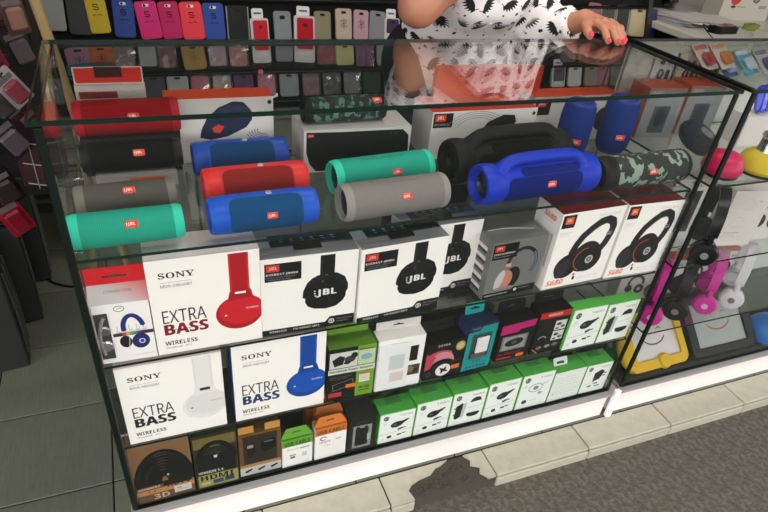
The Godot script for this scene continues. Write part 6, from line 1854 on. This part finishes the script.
func assistant() -> void:
	var t := thing("person", "shop assistant in a white shirt with black leaf print, one hand on the glass", "person", Vector3(1.02, FLOOR, -0.74))
	var o := -Vector3(1.02, FLOOR, -0.74)
	var V := func(x: float, y: float, z: float) -> Vector3: return Vector3(x, y, z) + o
	var skin := StandardMaterial3D.new()
	skin.albedo_color = Color("#b47a5e")
	skin.roughness = 0.55
	skin.subsurf_scatter_enabled = true
	skin.subsurf_scatter_strength = 0.15
	# joints
	var sr: Vector3 = V.call(0.865, 1.125, -0.630)
	var sl: Vector3 = V.call(1.210, 1.120, -0.655)
	var er: Vector3 = V.call(0.800, 0.972, -0.500)
	var wr: Vector3 = V.call(0.965, 1.085, -0.455)
	var el: Vector3 = V.call(1.243, 0.878, -0.625)
	var wl: Vector3 = V.call(1.285, 0.948, -0.482)
	var st := mk(false)
	# body under the clothes, arms, legs, neck
	var body := [
		[V.call(0.98, 0.80, -0.74), V.call(1.09, 0.80, -0.74), 0.100, 0.100],
		[V.call(0.98, 0.95, -0.69), V.call(1.06, 0.95, -0.69), 0.095, 0.095],
		[V.call(0.95, 1.06, -0.64), V.call(1.09, 1.06, -0.64), 0.092, 0.092],
		[sr, sl, 0.050, 0.050],
		[V.call(1.02, 1.12, -0.635), V.call(1.025, 1.23, -0.590), 0.055, 0.048],
		[sr, er, 0.047, 0.043], [er, wr, 0.043, 0.027],
		[sl, el, 0.047, 0.042], [el, wl, 0.040, 0.027],
		[V.call(0.95, 0.76, -0.75), V.call(0.94, 0.33, -0.74), 0.085, 0.055], [V.call(0.94, 0.33, -0.74), V.call(0.94, -0.03, -0.77), 0.055, 0.036],
		[V.call(1.09, 0.76, -0.75), V.call(1.10, 0.33, -0.73), 0.085, 0.055], [V.call(1.10, 0.33, -0.73), V.call(1.10, -0.03, -0.77), 0.055, 0.036],
		[V.call(0.94, -0.075, -0.79), V.call(0.93, -0.085, -0.65), 0.034, 0.026], [V.call(1.10, -0.075, -0.79), V.call(1.11, -0.085, -0.65), 0.034, 0.026]]
	field_into(st, body, 0.035, 0.012)
	# head
	var hc: Vector3 = V.call(1.025, 1.335, -0.565)
	var H := func(x: float, y: float, z: float) -> Vector3: return hc + Vector3(x, y, z).rotated(Vector3.RIGHT, 0.30)
	var head := [
		[H.call(0, 0.035, -0.025), H.call(0, 0.020, 0.015), 0.080, 0.074],
		[H.call(0, -0.03, 0.030), H.call(0, -0.075, 0.045), 0.056, 0.034],
		[H.call(0, 0.012, 0.090), H.call(0, -0.022, 0.104), 0.008, 0.013],
		[H.call(-0.018, -0.052, 0.084), H.call(0.018, -0.052, 0.084), 0.008, 0.008],
		[H.call(-0.030, 0.028, 0.080), H.call(0.030, 0.028, 0.080), 0.009, 0.009],
		[H.call(-0.078, -0.01, -0.005), H.call(-0.080, 0.02, -0.010), 0.011, 0.014],
		[H.call(0.078, -0.01, -0.005), H.call(0.080, 0.02, -0.010), 0.011, 0.014],
		[H.call(0, -0.06, -0.01), V.call(1.025, 1.24, -0.59), 0.050, 0.046]]
	field_into(st, head, 0.018, 0.005, [[H.call(-0.031, 0.006, 0.098), H.call(-0.031, 0.006, 0.100), 0.0105, 0.0105], [H.call(0.031, 0.006, 0.098), H.call(0.031, 0.006, 0.100), 0.0105, 0.0105]])
	# hand on the glass: palm, four fingers, thumb
	var tipy := TOP + 0.004 + 0.0075
	var kn := [V.call(1.275, 0.957, -0.418), V.call(1.296, 0.960, -0.414), V.call(1.316, 0.957, -0.414), V.call(1.334, 0.951, -0.420)]
	var tp := [V.call(1.270, tipy, -0.352), V.call(1.289, tipy, -0.338), V.call(1.307, tipy, -0.340), V.call(1.328, tipy, -0.360)]
	var hand := [[wl, V.call(1.300, 0.950, -0.440), 0.026, 0.020], [wl, V.call(1.280, 0.951, -0.436), 0.024, 0.017], [wl, V.call(1.322, 0.948, -0.440), 0.022, 0.016]]
	for i in 4:
		var mid: Vector3 = kn[i].lerp(tp[i], 0.50) + Vector3(0, 0.010, 0)
		var dis: Vector3 = kn[i].lerp(tp[i], 0.78) + Vector3(0, 0.005, 0)
		hand.append([V.call(1.300, 0.950, -0.455).lerp(kn[i], 0.6), kn[i], 0.011, 0.0105])
		hand.append([kn[i], mid, 0.0100, 0.0090])
		hand.append([mid, dis, 0.0088, 0.0080])
		hand.append([dis, tp[i], 0.0080, 0.0068])
	hand.append([V.call(1.278, 0.950, -0.460), V.call(1.256, 0.946, -0.430), 0.015, 0.012])
	hand.append([V.call(1.256, 0.946, -0.430), V.call(1.243, 0.938, -0.405), 0.0115, 0.0100])
	hand.append([V.call(1.243, 0.938, -0.405), V.call(1.240, 0.930, -0.388), 0.0100, 0.0080])
	hand.append([el.lerp(wl, 0.82), wl, 0.0285, 0.027])
	field_into(st, hand, 0.006, 0.003)
	# the raised hand
	var pd := (wr - er).normalized()
	var pc := wr + pd * 0.055
	var sd := pd.cross(Vector3(0, 0, 1)).normalized()
	var hand2 := [[wr, pc, 0.026, 0.022], [wr, pc + sd * 0.016, 0.02, 0.016], [wr, pc - sd * 0.016, 0.02, 0.016], [er.lerp(wr, 0.85), wr, 0.029, 0.026]]
	for i in 4:
		var b0 := pc + sd * (0.027 - 0.018 * i) + pd * 0.012
		var b1 := b0 + pd * (0.034 + 0.004 * (2 - absi(i - 1))) + Vector3(0, 0, 0.010)
		var b2 := b1 + pd * 0.022 + Vector3(0, -0.010, 0.016)
		hand2.append([b0, b1, 0.0100, 0.0090])
		hand2.append([b1, b2, 0.0088, 0.0070])
	hand2.append([wr + pd * 0.02 + sd * 0.018, pc + sd * 0.048, 0.013, 0.0105])
	hand2.append([pc + sd * 0.048, pc + sd * 0.058 + pd * 0.028, 0.0100, 0.0080])
	field_into(st, hand2, 0.006, 0.0035)
	var b := part(t, "body", st.commit(), skin)
	b.set_meta("label", "skin of arms and hands")
	# nails
	var polish := M("#d2465a", 0.2)
	for i in 4:
		var nm := part(t, "fingernail", lathe([Vector2(0.0062, -0.001), Vector2(0.0056, 0.0014), Vector2(0, 0.002)], 14), polish, tp[i] + Vector3(0, 0.0052, 0.0036), Vector3(0.75, 0, 0))
		nm.scale = Vector3(0.92, 1, 1.35)
	var tn := part(t, "fingernail", lathe([Vector2(0.0072, -0.001), Vector2(0.0064, 0.0016), Vector2(0, 0.0022)], 14), polish, V.call(1.2385, 0.9375, -0.3835), Vector3(0.9, -0.4, 0.25))
	tn.scale = Vector3(0.95, 1, 1.3)
	# shirt
	st = mk(false)
	var cl := [
		[V.call(0.975, 0.78, -0.74), V.call(1.10, 0.78, -0.74), 0.132, 0.132],
		[V.call(0.985, 0.92, -0.69), V.call(1.080, 0.92, -0.69), 0.122, 0.122],
		[V.call(0.965, 1.03, -0.645), V.call(1.10, 1.03, -0.645), 0.118, 0.118],
		[V.call(0.980, 1.00, -0.600), V.call(0.985, 0.98, -0.585), 0.080, 0.080],
		[V.call(1.075, 1.00, -0.600), V.call(1.070, 0.98, -0.585), 0.080, 0.080],
		[sr, sl, 0.064, 0.064],
		[V.call(1.02, 1.13, -0.64), V.call(1.022, 1.175, -0.625), 0.078, 0.066],
		[sr, sr.lerp(er, 0.50), 0.064, 0.060],
		[sl, el, 0.066, 0.060], [el, el.lerp(wl, 0.86), 0.058, 0.046]]
	var hemr := sr.lerp(er, 0.45)
	var heml := el.lerp(wl, 0.80)
	var fd := field_into(st, cl, 0.030, 0.010,
		[[V.call(1.022, 1.085, -0.470), V.call(1.022, 1.26, -0.555), 0.020, 0.090]],
		[[hemr, (er - sr).normalized(), 0.085], [heml, (wl - el).normalized(), 0.085], [V.call(1.02, 0.70, -0.74), Vector3(0, -1, 0), 0.32]])
	var sh := part(t, "shirt", st.commit(), shirt_mat())
	sh.set_meta("label", "white shirt with black leaf print")
	var pts := []
	for i in 15:
		var y := 0.80 + i * 0.0185
		pts.append(Vector3(1.022, y, 0) + o)
		pts[i].z = front_z(fd, pts[i].x, pts[i].y) + 0.0005
	part(sh, "placket", tube(pts, 0.0016, 6), M("#cfc9c6", 0.85))
	for i in 5:
		var p: Vector3 = pts[1 + i * 3]
		part(sh, "button", lathe([Vector2(0, 0), Vector2(0.0055, 0), Vector2(0.0055, 0.002), Vector2(0.004, 0.003), Vector2(0, 0.0022)], 16, "z"), M("#d8d4d0", 0.25), p + Vector3(0.004, 0, 0.001))
	# trousers and shoes
	st = mk(false)
	field_into(st, [
		[V.call(0.95, 0.77, -0.745), V.call(1.09, 0.77, -0.745), 0.124, 0.124],
		[V.call(0.95, 0.74, -0.75), V.call(0.94, 0.33, -0.74), 0.098, 0.068], [V.call(0.94, 0.33, -0.74), V.call(0.94, 0.02, -0.77), 0.068, 0.056],
		[V.call(1.09, 0.74, -0.75), V.call(1.10, 0.33, -0.73), 0.098, 0.068], [V.call(1.10, 0.33, -0.73), V.call(1.10, 0.02, -0.77), 0.068, 0.056]], 0.03, 0.013)
	part(t, "trousers", st.commit(), M("#1f2127", 0.85))
	for sx in [0.935, 1.105]:
		st = mk(false)
		field_into(st, [[V.call(sx, -0.072, -0.79), V.call(sx, -0.080, -0.64), 0.038, 0.030]], 0.01, 0.008)
		part(t, "shoe", st.commit(), M("#222224", 0.5))
	# hair and eyes
	st = mk(false)
	field_into(st, [[H.call(0, 0.050, -0.040), H.call(0, 0.045, 0.0), 0.088, 0.082], [H.call(0, 0.0, -0.070), H.call(0, -0.13, -0.075), 0.066, 0.048], [H.call(-0.062, 0.05, 0.0), H.call(-0.075, -0.10, -0.02), 0.032, 0.022], [H.call(0.062, 0.05, 0.0), H.call(0.075, -0.10, -0.02), 0.032, 0.022]], 0.02, 0.007,
		[[H.call(0, -0.03, 0.10), H.call(0, 0.03, 0.10), 0.075, 0.070]])
	part(t, "hair", st.commit(), M("#1c1411", 0.45))
	for sx in [-0.031, 0.031]:
		var e := part(t, "eye", lathe([Vector2(0, -0.009), Vector2(0.007, -0.006), Vector2(0.0092, 0), Vector2(0.007, 0.006), Vector2(0.0052, 0.0076), Vector2(0, 0.009)], 16, "z"), M("#e2dcd6", 0.2), H.call(sx, 0.006, 0.0805))
		part(e, "iris", lathe([Vector2(0.0056, 0.0074), Vector2(0.0036, 0.0092), Vector2(0, 0.0097)], 14, "z"), M("#2a1a12", 0.2))
	for sx in [-1.0, 1.0]:
		part(t, "eyebrow", tube(curve([H.call(sx * 0.016, 0.030, 0.090), H.call(sx * 0.032, 0.035, 0.086), H.call(sx * 0.048, 0.029, 0.076)], 10), 0.0022, 6), M("#1c1411", 0.6))
	part(t, "lips", tube(curve([H.call(-0.022, -0.051, 0.086), H.call(-0.008, -0.048, 0.094), H.call(0.008, -0.048, 0.094), H.call(0.022, -0.051, 0.086)], 12), 0.0045, 8), M("#a8545a", 0.4))
